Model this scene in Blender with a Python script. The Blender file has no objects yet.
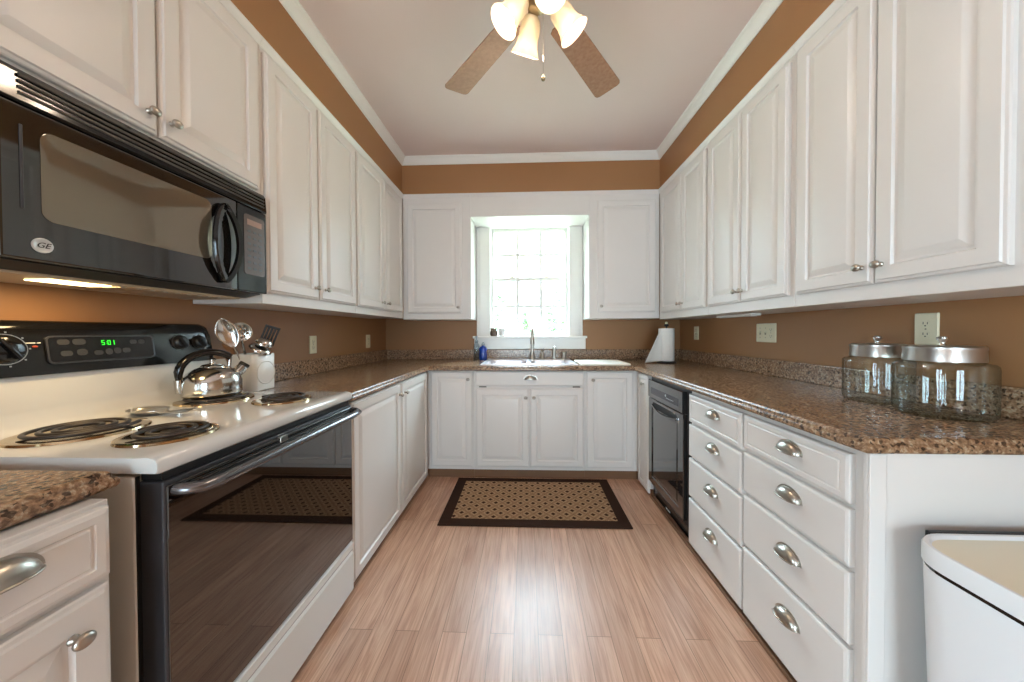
import bpy, bmesh, math, random
from mathutils import Vector, Matrix
random.seed(7)
S = bpy.context.scene
C = S.collection
PI = math.pi

# ------------------------------------------------------------------ camera, world, light, exposure
YAW, PIT, ROL, EYE = .0373, .0138, .0038, 1.1935
c, s, c2, s2, cr, sr = math.cos(YAW), math.sin(YAW), math.cos(PIT), math.sin(PIT), math.cos(ROL), math.sin(ROL)
fwd = Vector((-s*c2, c*c2, -s2)); up0 = Vector((-s*s2, c*s2, c2)); ri0 = Vector((c, s, 0))
ri = ri0*cr - up0*sr; up = up0*cr + ri0*sr
cam = bpy.data.objects.new('camera', bpy.data.cameras.new('camera')); C.objects.link(cam)
cam.matrix_world = Matrix(((ri.x, up.x, -fwd.x, 0), (ri.y, up.y, -fwd.y, 0), (ri.z, up.z, -fwd.z, EYE), (0, 0, 0, 1)))
cam.data.sensor_width = 36; cam.data.sensor_fit = 'HORIZONTAL'
cam.data.lens = 324.99*36/1024
cam.data.shift_x = -1.81/1024; cam.data.shift_y = -4.7/1024
cam.data.clip_start = .05
S.camera = cam

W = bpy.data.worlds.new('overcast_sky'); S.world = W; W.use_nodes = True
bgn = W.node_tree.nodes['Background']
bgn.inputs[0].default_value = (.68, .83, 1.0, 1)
_N, _L = W.node_tree.nodes, W.node_tree.links      # overcast: dim at the horizon, bright overhead, extra fill added behind the camera
_tc = _N.new('ShaderNodeTexCoord'); _sp = _N.new('ShaderNodeSeparateXYZ'); _L.new(_tc.outputs['Generated'], _sp.inputs[0])
def _op(kind, a, b_, c_=None):
    n_ = _N.new('ShaderNodeMath'); n_.operation = kind
    for k_, v_ in enumerate((a, b_, c_)):
        if v_ is None: continue
        if isinstance(v_, (int, float)): n_.inputs[k_].default_value = v_
        else: _L.new(v_, n_.inputs[k_])
    return n_.outputs[0]
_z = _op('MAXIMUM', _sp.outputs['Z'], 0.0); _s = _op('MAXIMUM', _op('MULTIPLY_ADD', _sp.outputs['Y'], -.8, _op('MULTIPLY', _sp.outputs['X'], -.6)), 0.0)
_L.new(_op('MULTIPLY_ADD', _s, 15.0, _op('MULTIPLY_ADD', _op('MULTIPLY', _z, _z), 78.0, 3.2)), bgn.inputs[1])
S.view_settings.view_transform = 'Standard'; S.view_settings.look = 'None'
S.view_settings.gamma = 1; S.view_settings.use_curve_mapping = False
S.view_settings.exposure = 0.45
BULB_W, BULB_COL = 3.3, (1.0, .80, .62)
HOOD_W = .8

def portal(name, loc, rot, sx, sy):
    L = bpy.data.lights.new(name, 'AREA'); L.shape = 'RECTANGLE'; L.size = sx; L.size_y = sy
    L.cycles.is_portal = True
    o = bpy.data.objects.new(name, L); C.objects.link(o); o.location = loc; o.rotation_euler = rot
portal('window_portal', (.037, 3.40, 1.69), (-PI/2, 0, 0), .80, 1.10)
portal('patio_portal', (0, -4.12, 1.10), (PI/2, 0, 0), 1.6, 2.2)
portal('side_portal', (-1.54, -.80, 1.05), (0, -PI/2, 0), 1.5, .9)

# ------------------------------------------------------------------ materials
def lin(v):
    v /= 255
    return v/12.92 if v <= .04045 else ((v+.055)/1.055)**2.4
def rgb(r, g, b): return (lin(r), lin(g), lin(b), 1)
def mat(name, col=(200,200,200), rough=.5, metal=0, spec=.5, coat=0, emit=None, es=0, noise=None):
    m = bpy.data.materials.new(name); m.use_nodes = True
    p = m.node_tree.nodes['Principled BSDF']
    p.inputs['Base Color'].default_value = rgb(*col); p.inputs['Roughness'].default_value = rough
    p.inputs['Metallic'].default_value = metal; p.inputs['Specular IOR Level'].default_value = spec
    p.inputs['Coat Weight'].default_value = coat
    p.inputs['Coat Roughness'].default_value = .03
    if emit:
        p.inputs['Emission Color'].default_value = rgb(*emit); p.inputs['Emission Strength'].default_value = es
    if noise:      # subtle unevenness of the finish: (scale, colour mix, bump)
        nt = m.node_tree; N = nt.nodes; Lk = nt.links
        tc = N.new('ShaderNodeTexCoord'); n = N.new('ShaderNodeTexNoise'); n.inputs['Scale'].default_value = noise[0]; n.inputs['Detail'].default_value = 4
        Lk.new(tc.outputs['Object'], n.inputs['Vector'])
        mx = N.new('ShaderNodeMixRGB'); mx.inputs[1].default_value = rgb(*col)
        mx.inputs[2].default_value = rgb(*[x*.86 for x in col])
        mu = N.new('ShaderNodeMath'); mu.operation = 'MULTIPLY'; mu.inputs[1].default_value = noise[1]
        Lk.new(n.outputs['Fac'], mu.inputs[0]); Lk.new(mu.outputs[0], mx.inputs[0]); Lk.new(mx.outputs[0], p.inputs['Base Color'])
        if noise[2]:
            b = N.new('ShaderNodeBump'); b.inputs['Strength'].default_value = noise[2]; b.inputs['Distance'].default_value = .002
            Lk.new(n.outputs['Fac'], b.inputs['Height']); Lk.new(b.outputs[0], p.inputs['Normal'])
    return m

def ramp(N, stops):
    r = N.new('ShaderNodeValToRGB'); e = r.color_ramp.elements
    e[0].position, e[0].color = stops[0][0], rgb(*stops[0][1]); e[1].position, e[1].color = stops[-1][0], rgb(*stops[-1][1])
    for p, col in stops[1:-1]:
        x = e.new(p); x.color = rgb(*col)
    return r

def granite(name='speckled_brown_laminate'):
    m = bpy.data.materials.new(name); m.use_nodes = True
    nt = m.node_tree; N = nt.nodes; L = nt.links; p = N['Principled BSDF']
    tc = N.new('ShaderNodeTexCoord')
    n1 = N.new('ShaderNodeTexNoise'); n1.inputs['Scale'].default_value = 95; n1.inputs['Detail'].default_value = 5; n1.inputs['Roughness'].default_value = .65
    n2 = N.new('ShaderNodeTexNoise'); n2.inputs['Scale'].default_value = 16; n2.inputs['Detail'].default_value = 3
    v = N.new('ShaderNodeTexVoronoi'); v.inputs['Scale'].default_value = 130
    for q in (n1, n2, v): L.new(tc.outputs['Object'], q.inputs['Vector'])
    r = ramp(N, [(.30, (36,30,26)), (.41, (94,72,54)), (.48, (142,112,86)), (.56, (168,138,108)), (.63, (210,192,164)), (.72, (112,108,88))])
    L.new(n1.outputs['Fac'], r.inputs[0])
    r2 = ramp(N, [(.30, (122,88,62)), (.70, (158,120,88))]); L.new(n2.outputs['Fac'], r2.inputs[0])
    mx = N.new('ShaderNodeMixRGB'); mx.inputs[0].default_value = .42
    L.new(r.outputs[0], mx.inputs[1]); L.new(r2.outputs[0], mx.inputs[2])
    r3 = ramp(N, [(.0, (30,26,24)), (.16, (30,26,24)), (.20, (255,255,255)), (1, (255,255,255))]); r3.color_ramp.interpolation = 'LINEAR'
    # voronoi cell colour picks a few dark crystals
    sep = N.new('ShaderNodeSeparateColor'); L.new(v.outputs['Color'], sep.inputs[0]); L.new(sep.outputs[0], r3.inputs[0])
    mm = N.new('ShaderNodeMixRGB'); mm.blend_type = 'MULTIPLY'; mm.inputs[0].default_value = .75
    L.new(mx.outputs[0], mm.inputs[1]); L.new(r3.outputs[0], mm.inputs[2])
    L.new(mm.outputs[0], p.inputs['Base Color'])
    p.inputs['Roughness'].default_value = .22; p.inputs['Specular IOR Level'].default_value = .55
    return m

def wood_floor():
    m = bpy.data.materials.new('oak_laminate'); m.use_nodes = True
    nt = m.node_tree; N = nt.nodes; L = nt.links; p = N['Principled BSDF']
    tc = N.new('ShaderNodeTexCoord')
    rot = N.new('ShaderNodeMapping'); rot.inputs['Rotation'].default_value = (0, 0, PI/2); L.new(tc.outputs['Object'], rot.inputs['Vector'])
    br = N.new('ShaderNodeTexBrick'); br.inputs['Scale'].default_value = 1; br.inputs['Brick Width'].default_value = 1.2; br.inputs['Row Height'].default_value = .095
    br.inputs['Mortar Size'].default_value = .0012; br.inputs['Mortar Smooth'].default_value = .3; br.offset = .37; br.inputs['Bias'].default_value = 0
    br.inputs['Color1'].default_value = (0,0,0,1); br.inputs['Color2'].default_value = (1,1,1,1); br.inputs['Mortar'].default_value = (.5,.5,.5,1)
    L.new(rot.outputs[0], br.inputs['Vector'])
    # grain, stretched along the planks and shifted plank by plank
    mp = N.new('ShaderNodeMapping'); mp.inputs['Scale'].default_value = (20, 1.5, 1); L.new(tc.outputs['Object'], mp.inputs['Vector'])
    ad = N.new('ShaderNodeVectorMath'); ad.operation = 'MULTIPLY_ADD'; ad.inputs[1].default_value = (7, 11, 5)
    L.new(br.outputs['Color'], ad.inputs[0]); L.new(mp.outputs[0], ad.inputs[2])
    g = N.new('ShaderNodeTexNoise'); g.inputs['Scale'].default_value = 1; g.inputs['Detail'].default_value = 6; g.inputs['Roughness'].default_value = .6; g.inputs['Distortion'].default_value = 2.2
    L.new(ad.outputs[0], g.inputs['Vector'])
    mp2 = N.new('ShaderNodeMapping'); mp2.inputs['Scale'].default_value = (170, 5, 1); L.new(tc.outputs['Object'], mp2.inputs['Vector'])
    g2 = N.new('ShaderNodeTexNoise'); g2.inputs['Scale'].default_value = 1; g2.inputs['Detail'].default_value = 3; L.new(mp2.outputs[0], g2.inputs['Vector'])
    r = ramp(N, [(.25, (172,128,104)), (.42, (200,156,130)), (.55, (213,172,146)), (.75, (224,186,162))]); L.new(g.outputs['Fac'], r.inputs[0])
    tone = ramp(N, [(0, (226,220,214)), (1, (255,252,248))]); L.new(br.outputs['Color'], tone.inputs[0])
    m1 = N.new('ShaderNodeMixRGB'); m1.blend_type = 'MULTIPLY'; m1.inputs[0].default_value = 1; L.new(r.outputs[0], m1.inputs[1]); L.new(tone.outputs[0], m1.inputs[2])
    r2 = ramp(N, [(.32, (218,204,192)), (.55, (255,255,255))]); L.new(g2.outputs['Fac'], r2.inputs[0])
    m2 = N.new('ShaderNodeMixRGB'); m2.blend_type = 'MULTIPLY'; m2.inputs[0].default_value = .8; L.new(m1.outputs[0], m2.inputs[1]); L.new(r2.outputs[0], m2.inputs[2])
    m3 = N.new('ShaderNodeMixRGB'); L.new(br.outputs['Fac'], m3.inputs[0]); L.new(m2.outputs[0], m3.inputs[1]); m3.inputs[2].default_value = rgb(120,80,50)
    L.new(m3.outputs[0], p.inputs['Base Color'])
    p.inputs['Roughness'].default_value = .37; p.inputs['Specular IOR Level'].default_value = .9
    return m

def blade_wood():
    m = bpy.data.materials.new('walnut_veneer'); m.use_nodes = True
    nt = m.node_tree; N = nt.nodes; L = nt.links; p = N['Principled BSDF']
    tc = N.new('ShaderNodeTexCoord'); mp = N.new('ShaderNodeMapping'); mp.inputs['Scale'].default_value = (30, 30, 30); L.new(tc.outputs['Object'], mp.inputs['Vector'])
    g = N.new('ShaderNodeTexNoise'); g.inputs['Scale'].default_value = 2; g.inputs['Detail'].default_value = 6; L.new(mp.outputs[0], g.inputs['Vector'])
    r = ramp(N, [(.3, (150,112,88)), (.7, (168,130,104))]); L.new(g.outputs['Fac'], r.inputs[0]); L.new(r.outputs[0], p.inputs['Base Color'])
    p.inputs['Roughness'].default_value = .5; p.inputs['Specular IOR Level'].default_value = .3
    return m

def rug_mat():
    m = bpy.data.materials.new('woven_diamond_rug'); m.use_nodes = True
    nt = m.node_tree; N = nt.nodes; L = nt.links; p = N['Principled BSDF']
    tc = N.new('ShaderNodeTexCoord')
    mp = N.new('ShaderNodeMapping'); mp.inputs['Rotation'].default_value = (0, 0, PI/4); mp.inputs['Scale'].default_value = (16.5, 16.5, 16.5); L.new(tc.outputs['Object'], mp.inputs['Vector'])
    v = N.new('ShaderNodeTexVoronoi'); v.voronoi_dimensions = '2D'; v.distance = 'CHEBYCHEV'; v.inputs['Scale'].default_value = 1; v.inputs['Randomness'].default_value = 0
    L.new(mp.outputs[0], v.inputs['Vector'])
    r = ramp(N, [(.0, (70,46,34)), (.17, (76,50,36)), (.22, (192,160,128)), (.33, (198,166,134)), (.38, (150,118,90)), (.43, (192,160,128)), (.5, (134,102,76))])
    L.new(v.outputs['Distance'], r.inputs[0])
    n = N.new('ShaderNodeTexNoise'); n.inputs['Scale'].default_value = 160; L.new(tc.outputs['Object'], n.inputs['Vector'])
    r2 = ramp(N, [(.3, (190,180,170)), (.7, (255,255,255))]); L.new(n.outputs['Fac'], r2.inputs[0])
    mm = N.new('ShaderNodeMixRGB'); mm.blend_type = 'MULTIPLY'; mm.inputs[0].default_value = .8; L.new(r.outputs[0], mm.inputs[1]); L.new(r2.outputs[0], mm.inputs[2])
    L.new(mm.outputs[0], p.inputs['Base Color']); p.inputs['Roughness'].default_value = .95; p.inputs['Specular IOR Level'].default_value = .1
    b = N.new('ShaderNodeBump'); b.inputs['Strength'].default_value = .4; b.inputs['Distance'].default_value = .002; L.new(n.outputs['Fac'], b.inputs['Height']); L.new(b.outputs[0], p.inputs['Normal'])
    return m

def thin_glass(name, tint=(255,255,255), ior=1.45, rough=.0, k=1.0, edge=None):
    m = bpy.data.materials.new(name); m.use_nodes = True
    nt = m.node_tree; N = nt.nodes; L = nt.links; N.remove(N['Principled BSDF'])
    t = N.new('ShaderNodeBsdfTransparent'); t.inputs[0].default_value = rgb(*tint)
    if edge:
        e = N.new('ShaderNodeLayerWeight'); e.inputs['Blend'].default_value = .5
        ep = N.new('ShaderNodeMath'); ep.operation = 'POWER'; ep.inputs[1].default_value = 3.4; L.new(e.outputs['Facing'], ep.inputs[0])
        em = N.new('ShaderNodeMixRGB'); em.inputs[1].default_value = rgb(*tint); em.inputs[2].default_value = rgb(*edge); L.new(ep.outputs[0], em.inputs[0]); L.new(em.outputs[0], t.inputs[0])
    g = N.new('ShaderNodeBsdfGlossy'); g.inputs['Roughness'].default_value = rough
    f = N.new('ShaderNodeLayerWeight'); f.inputs['Blend'].default_value = .5
    pw = N.new('ShaderNodeMath'); pw.operation = 'POWER'; pw.inputs[1].default_value = 4; L.new(f.outputs['Facing'], pw.inputs[0])
    mu = N.new('ShaderNodeMath'); mu.operation = 'MULTIPLY_ADD'; mu.inputs[1].default_value = .6*k; mu.inputs[2].default_value = .05*k; L.new(pw.outputs[0], mu.inputs[0])
    mx = N.new('ShaderNodeMixShader'); L.new(mu.outputs[0], mx.inputs[0]); L.new(t.outputs[0], mx.inputs[1]); L.new(g.outputs[0], mx.inputs[2])
    L.new(mx.outputs[0], N['Material Output'].inputs['Surface'])
    return m

M = dict(
    paint=mat('tan_wall_paint', (160,114,72), .5, noise=(3,.35,0)),
    ceiling=mat('ceiling_paint', (228,209,201), .7, noise=(2,.2,0)),
    trim=mat('white_trim_paint', (232,229,222), .35),
    cab=mat('cream_cabinet_paint', (224,219,214), .36, noise=(5,.15,0)),
    cabin=mat('cabinet_interior', (90,80,66), .8),
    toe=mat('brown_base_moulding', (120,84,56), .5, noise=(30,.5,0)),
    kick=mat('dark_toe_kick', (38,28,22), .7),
    nickel=mat('brushed_nickel', (180,174,164), .32, 1),
    steel=mat('stainless_steel', (206,204,200), .16, 1),
    brushed=mat('brushed_stainless', (200,198,194), .3, 1),
    sinkw=mat('sink_steel', (226,224,228), .3, .7),
    chrome=mat('polished_chrome', (225,222,218), .06, 1),
    enamel=mat('white_enamel', (214,213,209), .12, coat=.4),
    rangew=mat('white_appliance_side', (232,228,220), .3),
    black=mat('glossy_black_plastic', (16,15,15), .12, spec=.5),
    blackm=mat('satin_black', (22,21,21), .42),
    vent=mat('satin_black_vent', (74,70,64), .3),
    ovglass=mat('dark_oven_glass', (26,17,12), .03, spec=1.0, coat=1.0),
    mwglass=mat('black_glass_front', (24,20,16), .05, spec=.9, coat=.5),
    mwwin=mat('smoked_window_mesh', (128,118,102), .05, .55, spec=1.0),
    dwash=mat('glossy_black_dishwasher', (30,30,31), .07, spec=1.0, coat=1.0),
    slate=mat('dark_edge_trim', (52,52,56), .35),
    coil=mat('burner_coil', (72,66,62), .42, .6),
    pan=mat('drip_pan_chrome', (196,176,142), .12, 1),
    ivory=mat('ivory_plastic', (228,219,188), .35),
    ivoryd=mat('dark_ivory', (150,140,116), .5),  # darker ivory for toggle surrounds and screws
    slot=mat('dark_slot', (30,26,22), .6),
    bin=mat('white_bin_plastic', (232,234,236), .35),
    binlid=mat('cream_bin_lid', (236,230,208), .4),
    paper=mat('paper_towel', (240,238,232), .9, noise=(60,.3,.3)),
    board=mat('white_cutting_board', (244,238,226), .4),
    blue=mat('blue_soap', (26,62,150), .2, spec=.6),
    clay=mat('brown_glazed_jar', (96,76,60), .35),
    white=mat('white_ceramic', (240,238,232), .2, coat=.3),
    wood=mat('utensil_wood', (150,98,56), .5, noise=(30,.5,0)),
    legend=mat('white_legend', (205,205,200), .5),
    legendd=mat('grey_legend', (56,54,52), .5),
    panelgrey=mat('keypad_grey', (92,78,72), .25),
    red=mat('red_indicator', (170,60,30), .4),
    rugb=mat('dark_brown_rug_border', (58,40,32), .95, spec=.1, noise=(120,.6,.3)),
    hinge=mat('dark_hinge', (110,104,94), .4, .8),
    clock=mat('green_clock_digits', (20,60,20), .5, emit=(40,255,40), es=1.3),
    hood=mat('hood_underside', (196,176,146), .4),
    hoodlamp=mat('hood_lamp_lens', (255,240,200), .4, emit=(255,226,160), es=6),
    bulb=mat('bulb_glow', (255,250,235), .4, emit=(255,240,210), es=6),
    bronze=mat('aged_pewter', (150,134,108), .3, 1),
    grass=mat('lawn_grass', (118,122,98), .9, noise=(3,.6,0)),
    leaf=mat('green_leaves', (84,116,72), .8, noise=(4,.8,0)),
    bark=mat('grey_bark', (120,108,98), .9),
)
def lamp_glass():
    m = bpy.data.materials.new('frosted_lamp_glass'); m.use_nodes = True
    nt = m.node_tree; N = nt.nodes; L = nt.links; N.remove(N['Principled BSDF'])
    t = N.new('ShaderNodeBsdfTransparent'); t.inputs[0].default_value = (1,.96,.9,1)
    tl = N.new('ShaderNodeBsdfTranslucent'); tl.inputs[0].default_value = rgb(104,99,90)
    df = N.new('ShaderNodeBsdfDiffuse'); df.inputs[0].default_value = rgb(246,236,216)
    a = N.new('ShaderNodeMixShader'); a.inputs[0].default_value = .6; L.new(tl.outputs[0], a.inputs[1]); L.new(df.outputs[0], a.inputs[2])
    b_ = N.new('ShaderNodeMixShader'); b_.inputs[0].default_value = .22; L.new(a.outputs[0], b_.inputs[1]); L.new(t.outputs[0], b_.inputs[2])
    L.new(b_.outputs[0], N['Material Output'].inputs['Surface'])
    return m
M['shade'] = lamp_glass(); M['granite'] = granite(); M['floor'] = wood_floor(); M['blade'] = blade_wood(); M['rug'] = rug_mat()
M['pane'] = thin_glass('window_glass', (250,255,253), 1.45, 0, .8)
M['jar'] = thin_glass('clear_jar_glass', (246,250,248), 1.5, .01, 1.25, (140,154,148))
M['clearp'] = thin_glass('clear_plastic', (225,232,236), 1.5, .1, 1.3)

# ------------------------------------------------------------------ mesh builder
class B:
    def __init__(self): self.bm = bmesh.new()
    def _mv(self, vs, mtx):
        if mtx is not None:
            for v in vs: v.co = mtx @ v.co
    def box(self, lo, hi, bev=0, seg=2, mtx=None):
        bm = bmesh.new()
        bmesh.ops.create_cube(bm, size=1)
        for v in bm.verts:
            v.co = Vector([(lo[i]+hi[i])/2 + v.co[i]*(hi[i]-lo[i]) for i in range(3)])
        if bev: bmesh.ops.bevel(bm, geom=bm.edges[:], offset=bev, segments=seg, profile=.5, affect='EDGES')
        self._mv(bm.verts, mtx); self._join(bm); return self
    def _join(self, bm):
        bm.verts.index_update()
        vs = [self.bm.verts.new(v.co) for v in bm.verts]
        for f in bm.faces:
            try: self.bm.faces.new([vs[v.index] for v in f.verts])
            except ValueError: pass
        bm.free()
    def poly(self, loops, mtx=None, cap0=True, cap1=True):
        """skin a list of equal-length closed loops"""
        R = [[self.bm.verts.new((mtx @ Vector(p)) if mtx is not None else Vector(p)) for p in l] for l in loops]
        n = len(R[0])
        for a, b in zip(R, R[1:]):
            for i in range(n):
                self.bm.faces.new((a[i], a[(i+1) % n], b[(i+1) % n], b[i]))
        if cap0: self.bm.faces.new(R[0][::-1])
        if cap1: self.bm.faces.new(R[-1])
        return self
    def lathe(self, prof, mtx=None, n=32, close=False):
        """prof: (r, z) pairs about z"""
        rows = []
        for r, z in prof:
            if r < 1e-6: rows.append([self.bm.verts.new((mtx @ Vector((0,0,z))) if mtx is not None else Vector((0,0,z)))])
            else:
                row = []
                for i in range(n):
                    q = Vector((r*math.cos(2*PI*i/n), r*math.sin(2*PI*i/n), z))
                    row.append(self.bm.verts.new(mtx @ q if mtx is not None else q))
                rows.append(row)
        if close: rows.append(rows[0])
        for a, b in zip(rows, rows[1:]):
            for i in range(n):
                j = (i+1) % n
                if len(a) == 1 and len(b) == 1: continue
                if len(a) == 1: self.bm.faces.new((a[0], b[j], b[i]))
                elif len(b) == 1: self.bm.faces.new((a[i], a[j], b[0]))
                else: self.bm.faces.new((a[i], a[j], b[j], b[i]))
        return self
    def tube(self, pts, r, n=12, cap=True, mtx=None, flat=1.0):
        pts = [Vector(p) for p in pts]
        if mtx is not None: pts = [mtx @ p for p in pts]
        rs = r if isinstance(r, (list, tuple)) else [r]*len(pts)
        T = []
        for i in range(len(pts)):
            a = pts[max(i-1, 0)]; b = pts[min(i+1, len(pts)-1)]
            T.append((b-a).normalized())
        ref = Vector((0,0,1)) if abs(T[0].z) < .9 else Vector((1,0,0))
        u = T[0].cross(ref).normalized(); rows = []
        for p, t, rr in zip(pts, T, rs):
            u = (u - t*u.dot(t)).normalized(); w = t.cross(u)
            rows.append([self.bm.verts.new(p + u*rr*math.cos(2*PI*k/n) + w*rr*flat*math.sin(2*PI*k/n)) for k in range(n)])
        for a, b in zip(rows, rows[1:]):
            for i in range(n): self.bm.faces.new((a[i], a[(i+1) % n], b[(i+1) % n], b[i]))
        if cap: self.bm.faces.new(rows[0][::-1]); self.bm.faces.new(rows[-1])
        return self
    def ball(self, cen, rx, ry=None, rz=None, n=16, mtx=None):
        ry = ry or rx; rz = rz or rx
        m = Matrix.Translation(Vector(cen)) @ Matrix.Diagonal((rx, ry, rz, 1))
        if mtx is not None: m = mtx @ m
        return self.lathe([(math.sin(PI*k/n), -math.cos(PI*k/n)) for k in range(n+1)], m, 2*n)
    def grid(self, fn, nu, nv):
        V = [[self.bm.verts.new(Vector(fn(i/nu, j/nv))) for j in range(nv+1)] for i in range(nu+1)]
        for i in range(nu):
            for j in range(nv): self.bm.faces.new((V[i][j], V[i+1][j], V[i+1][j+1], V[i][j+1]))
        return self
    def out(self, name, m, parent=None, ang=12, **props):
        bm = self.bm
        bmesh.ops.remove_doubles(bm, verts=bm.verts, dist=1e-6)
        bmesh.ops.recalc_face_normals(bm, faces=bm.faces)
        base = Vector((0,0,0))
        q = parent
        while q is not None: base += Vector(q.location); q = q.parent
        if parent is None:
            xs = [v.co for v in bm.verts]
            base = Vector(((min(v.x for v in xs)+max(v.x for v in xs))/2, (min(v.y for v in xs)+max(v.y for v in xs))/2, min(v.z for v in xs)))
        for v in bm.verts: v.co -= base
        me = bpy.data.meshes.new(name); bm.to_mesh(me); bm.free()
        for p in me.polygons: p.use_smooth = True
        me.set_sharp_from_angle(angle=math.radians(ang))
        me.materials.append(M[m] if isinstance(m, str) else m)
        o = bpy.data.objects.new(name, me); C.objects.link(o)
        if parent is not None: o.parent = parent
        else: o.location = base
        for k, v in props.items(): o[k] = v
        return o

def thing(name, label, cat, loc, group=None):
    o = bpy.data.objects.new(name, None); C.objects.link(o); o.location = loc; o.empty_display_size = .05
    o['label'] = label; o['category'] = cat
    if group: o['group'] = group
    return o
def tag(o, label, cat, group=None):
    o['label'] = label; o['category'] = cat
    if group: o['group'] = group
    return o
def struct(b, name, m, parent=None, label=None):
    o = b.out(name, m, parent)
    if parent is None: o['kind'] = 'structure'
    if label: o['label'] = label
    return o
def frame(o, u, w):
    """local (x along u, y up, z outward along w) -> world"""
    u = Vector(u); w = Vector(w); v = w.cross(u)
    return Matrix(((u.x, v.x, w.x, o[0]), (u.y, v.y, w.y, o[1]), (u.z, v.z, w.z, o[2]), (0,0,0,1)))
def rect(x0, y0, x1, y1, z): return [(x0,y0,z), (x1,y0,z), (x1,y1,z), (x0,y1,z)]
def rings(b, w, h, spec, mtx):
    b.poly([rect(i, i, w-i, h-i, z) for i, z in spec], mtx)
    return b
def rrect(w, h, r, z, n=5, cx=0, cy=0):
    P = []
    for (x, y, a) in ((w/2-r, h/2-r, 0), (-w/2+r, h/2-r, 90), (-w/2+r, -h/2+r, 180), (w/2-r, -h/2+r, 270)):
        for k in range(n+1):
            t = math.radians(a+90*k/n); P.append((cx+x+r*math.cos(t), cy+y+r*math.sin(t), z))
    return P

# frames: LEFT run faces +X, RIGHT run faces -X, BACK run faces -Y. local x runs so that x cross y = outward
def FL(x, y0, z0): return frame((x, y0, z0), (0,1,0), (1,0,0))       # local x -> +Y
def FR(x, y1, z0): return frame((x, y1, z0), (0,-1,0), (-1,0,0))     # local x -> -Y
def FB(y, x0, z0): return frame((x0, y, z0), (1,0,0), (0,-1,0))      # local x -> +X

def door_spec(t=.02, st=.052):
    return [(0,0), (0,t-.009), (.003,t-.006), (.009,t-.0045), (.012,t), (st,t), (st+.004,t-.008), (st+.011,t-.0085), (st+.034,t-.0005), (st+.037,t)]
def add_door(root, mtx, w, h, name='door', st=.052):
    return rings(B(), w, h, door_spec(st=st if min(w,h) > .2 else .04), mtx).out(name, 'cab', root)
def add_drawer(root, mtx, w, h, panel=False, name='drawer'):
    t = .02
    sp = [(0,0), (0,t-.006), (.002,t-.003), (.007,t-.001), (.009,t)]
    if panel: sp += [(.022,t), (.024,t-.002), (.028,t-.002), (.031,t)]
    return rings(B(), w, h, sp, mtx).out(name, 'cab', root)
def knob(parent, mtx, name='knob', k=.92, m='nickel'):
    """oval cabinet knob; mtx maps its base on the door, local z outward"""
    b = B(); s_ = Matrix.Diagonal((k,k,k,1))
    b.lathe([(0,0), (.009,0), (.0085,.003), (.0055,.006), (.005,.013), (.0075,.016)], mtx @ s_, 16)
    b.ball((0,0,.0225), .0165, .0140, .0098, 10, mtx @ s_)
    return b.out(name, m, parent, 60)
def cup_pull(parent, mtx, a=.046, h=.034, d=.026, name='cup_pull'):
    b = B()
    def sh(k):
        def f(u, v):
            th = PI*u; ph = PI/2*v
            return mtx @ Vector((a*k*math.cos(th), h*k*math.sin(th)*math.cos(ph) - .012, .002 + d*k*math.sin(th)**.8*math.sin(ph) if math.sin(th) > 0 else .002))
        return f
    b.grid(sh(1), 20, 10); b.grid(sh(.93), 20, 10)
    # back flange following the cup's outline
    pts0 = [(a*1.13*math.cos(PI*i/20), (h*1.15)*math.sin(PI*i/20)-.0125, 0) for i in range(21)]
    pts1 = [(x, y, .0025) for x, y, z in pts0]
    b.poly([pts0, pts1], mtx)
    # lower lip
    b.tube([mtx @ Vector((a*math.cos(PI*i/16), -.012, .003+d*math.sin(PI*i/16)**.8)) for i in range(17)], .0022, 8)
    return b.out(name, 'nickel', parent, 50)

# ------------------------------------------------------------------ room shell
XL, XR, YB, YF, ZC = -1.42, 1.51, 3.245, -4.0, 2.755
GY0, GY1, GZ0, GZ1 = -1.25, -.35, .30, 1.80     # unseen side window, added to light the right-hand drawers
FU = .31                       # depth of wall cabinets and soffit
CT = .92                       # countertop height
struct(B().box((XL-.15, YF-.15, -.12), (XR+.15, YB+.15, 0)), 'floor', 'floor')
struct(B().box((XL-.15, YF-.15, ZC), (XR+.15, YB+.15, ZC+.12)), 'ceiling', 'ceiling')
b = B()
b.box((XL-.15, YF-.15, 0), (XL, GY0, ZC)); b.box((XL-.15, GY1, 0), (XL, YB+.15, ZC))
b.box((XL-.15, GY0, 0), (XL, GY1, GZ0)); b.box((XL-.15, GY0, GZ1), (XL, GY1, ZC))
struct(b, 'wall_left', 'paint')
struct(B().box((XR, YF-.15, 0), (XR+.15, YB+.15, ZC)), 'wall_right', 'paint')
WX0, WX1, WZ0, WZ1 = -.365, .437, 1.145, 2.26     # window hole
b = B()
b.box((XL, YB, 0), (WX0, YB+.15, ZC)); b.box((WX1, YB, 0), (XR, YB+.15, ZC))
b.box((WX0, YB, 0), (WX1, YB+.15, WZ0)); b.box((WX0, YB, WZ1), (WX1, YB+.15, ZC))
struct(b, 'wall_back', 'paint')
DX0, DX1, DZ1 = -.80, .80, 2.2
b = B()
b.box((XL, YF-.15, 0), (DX0, YF, ZC)); b.box((DX1, YF-.15, 0), (XR, YF, ZC)); b.box((DX0, YF-.15, DZ1), (DX1, YF, ZC))
struct(b, 'wall_front', 'paint')
# soffits above the wall cabinets, flush with them
struct(B().box((XL, .56, 2.43), (XL+FU, YB, ZC)), 'wall_soffit_left', 'paint')
struct(B().box((XR-.336, .3, 2.43), (XR, YB, ZC)), 'wall_soffit_right', 'paint')
struct(B().box((XL+FU, YB-.338, 2.43), (XR-.336, YB, ZC)), 'wall_soffit_back', 'paint')
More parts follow.
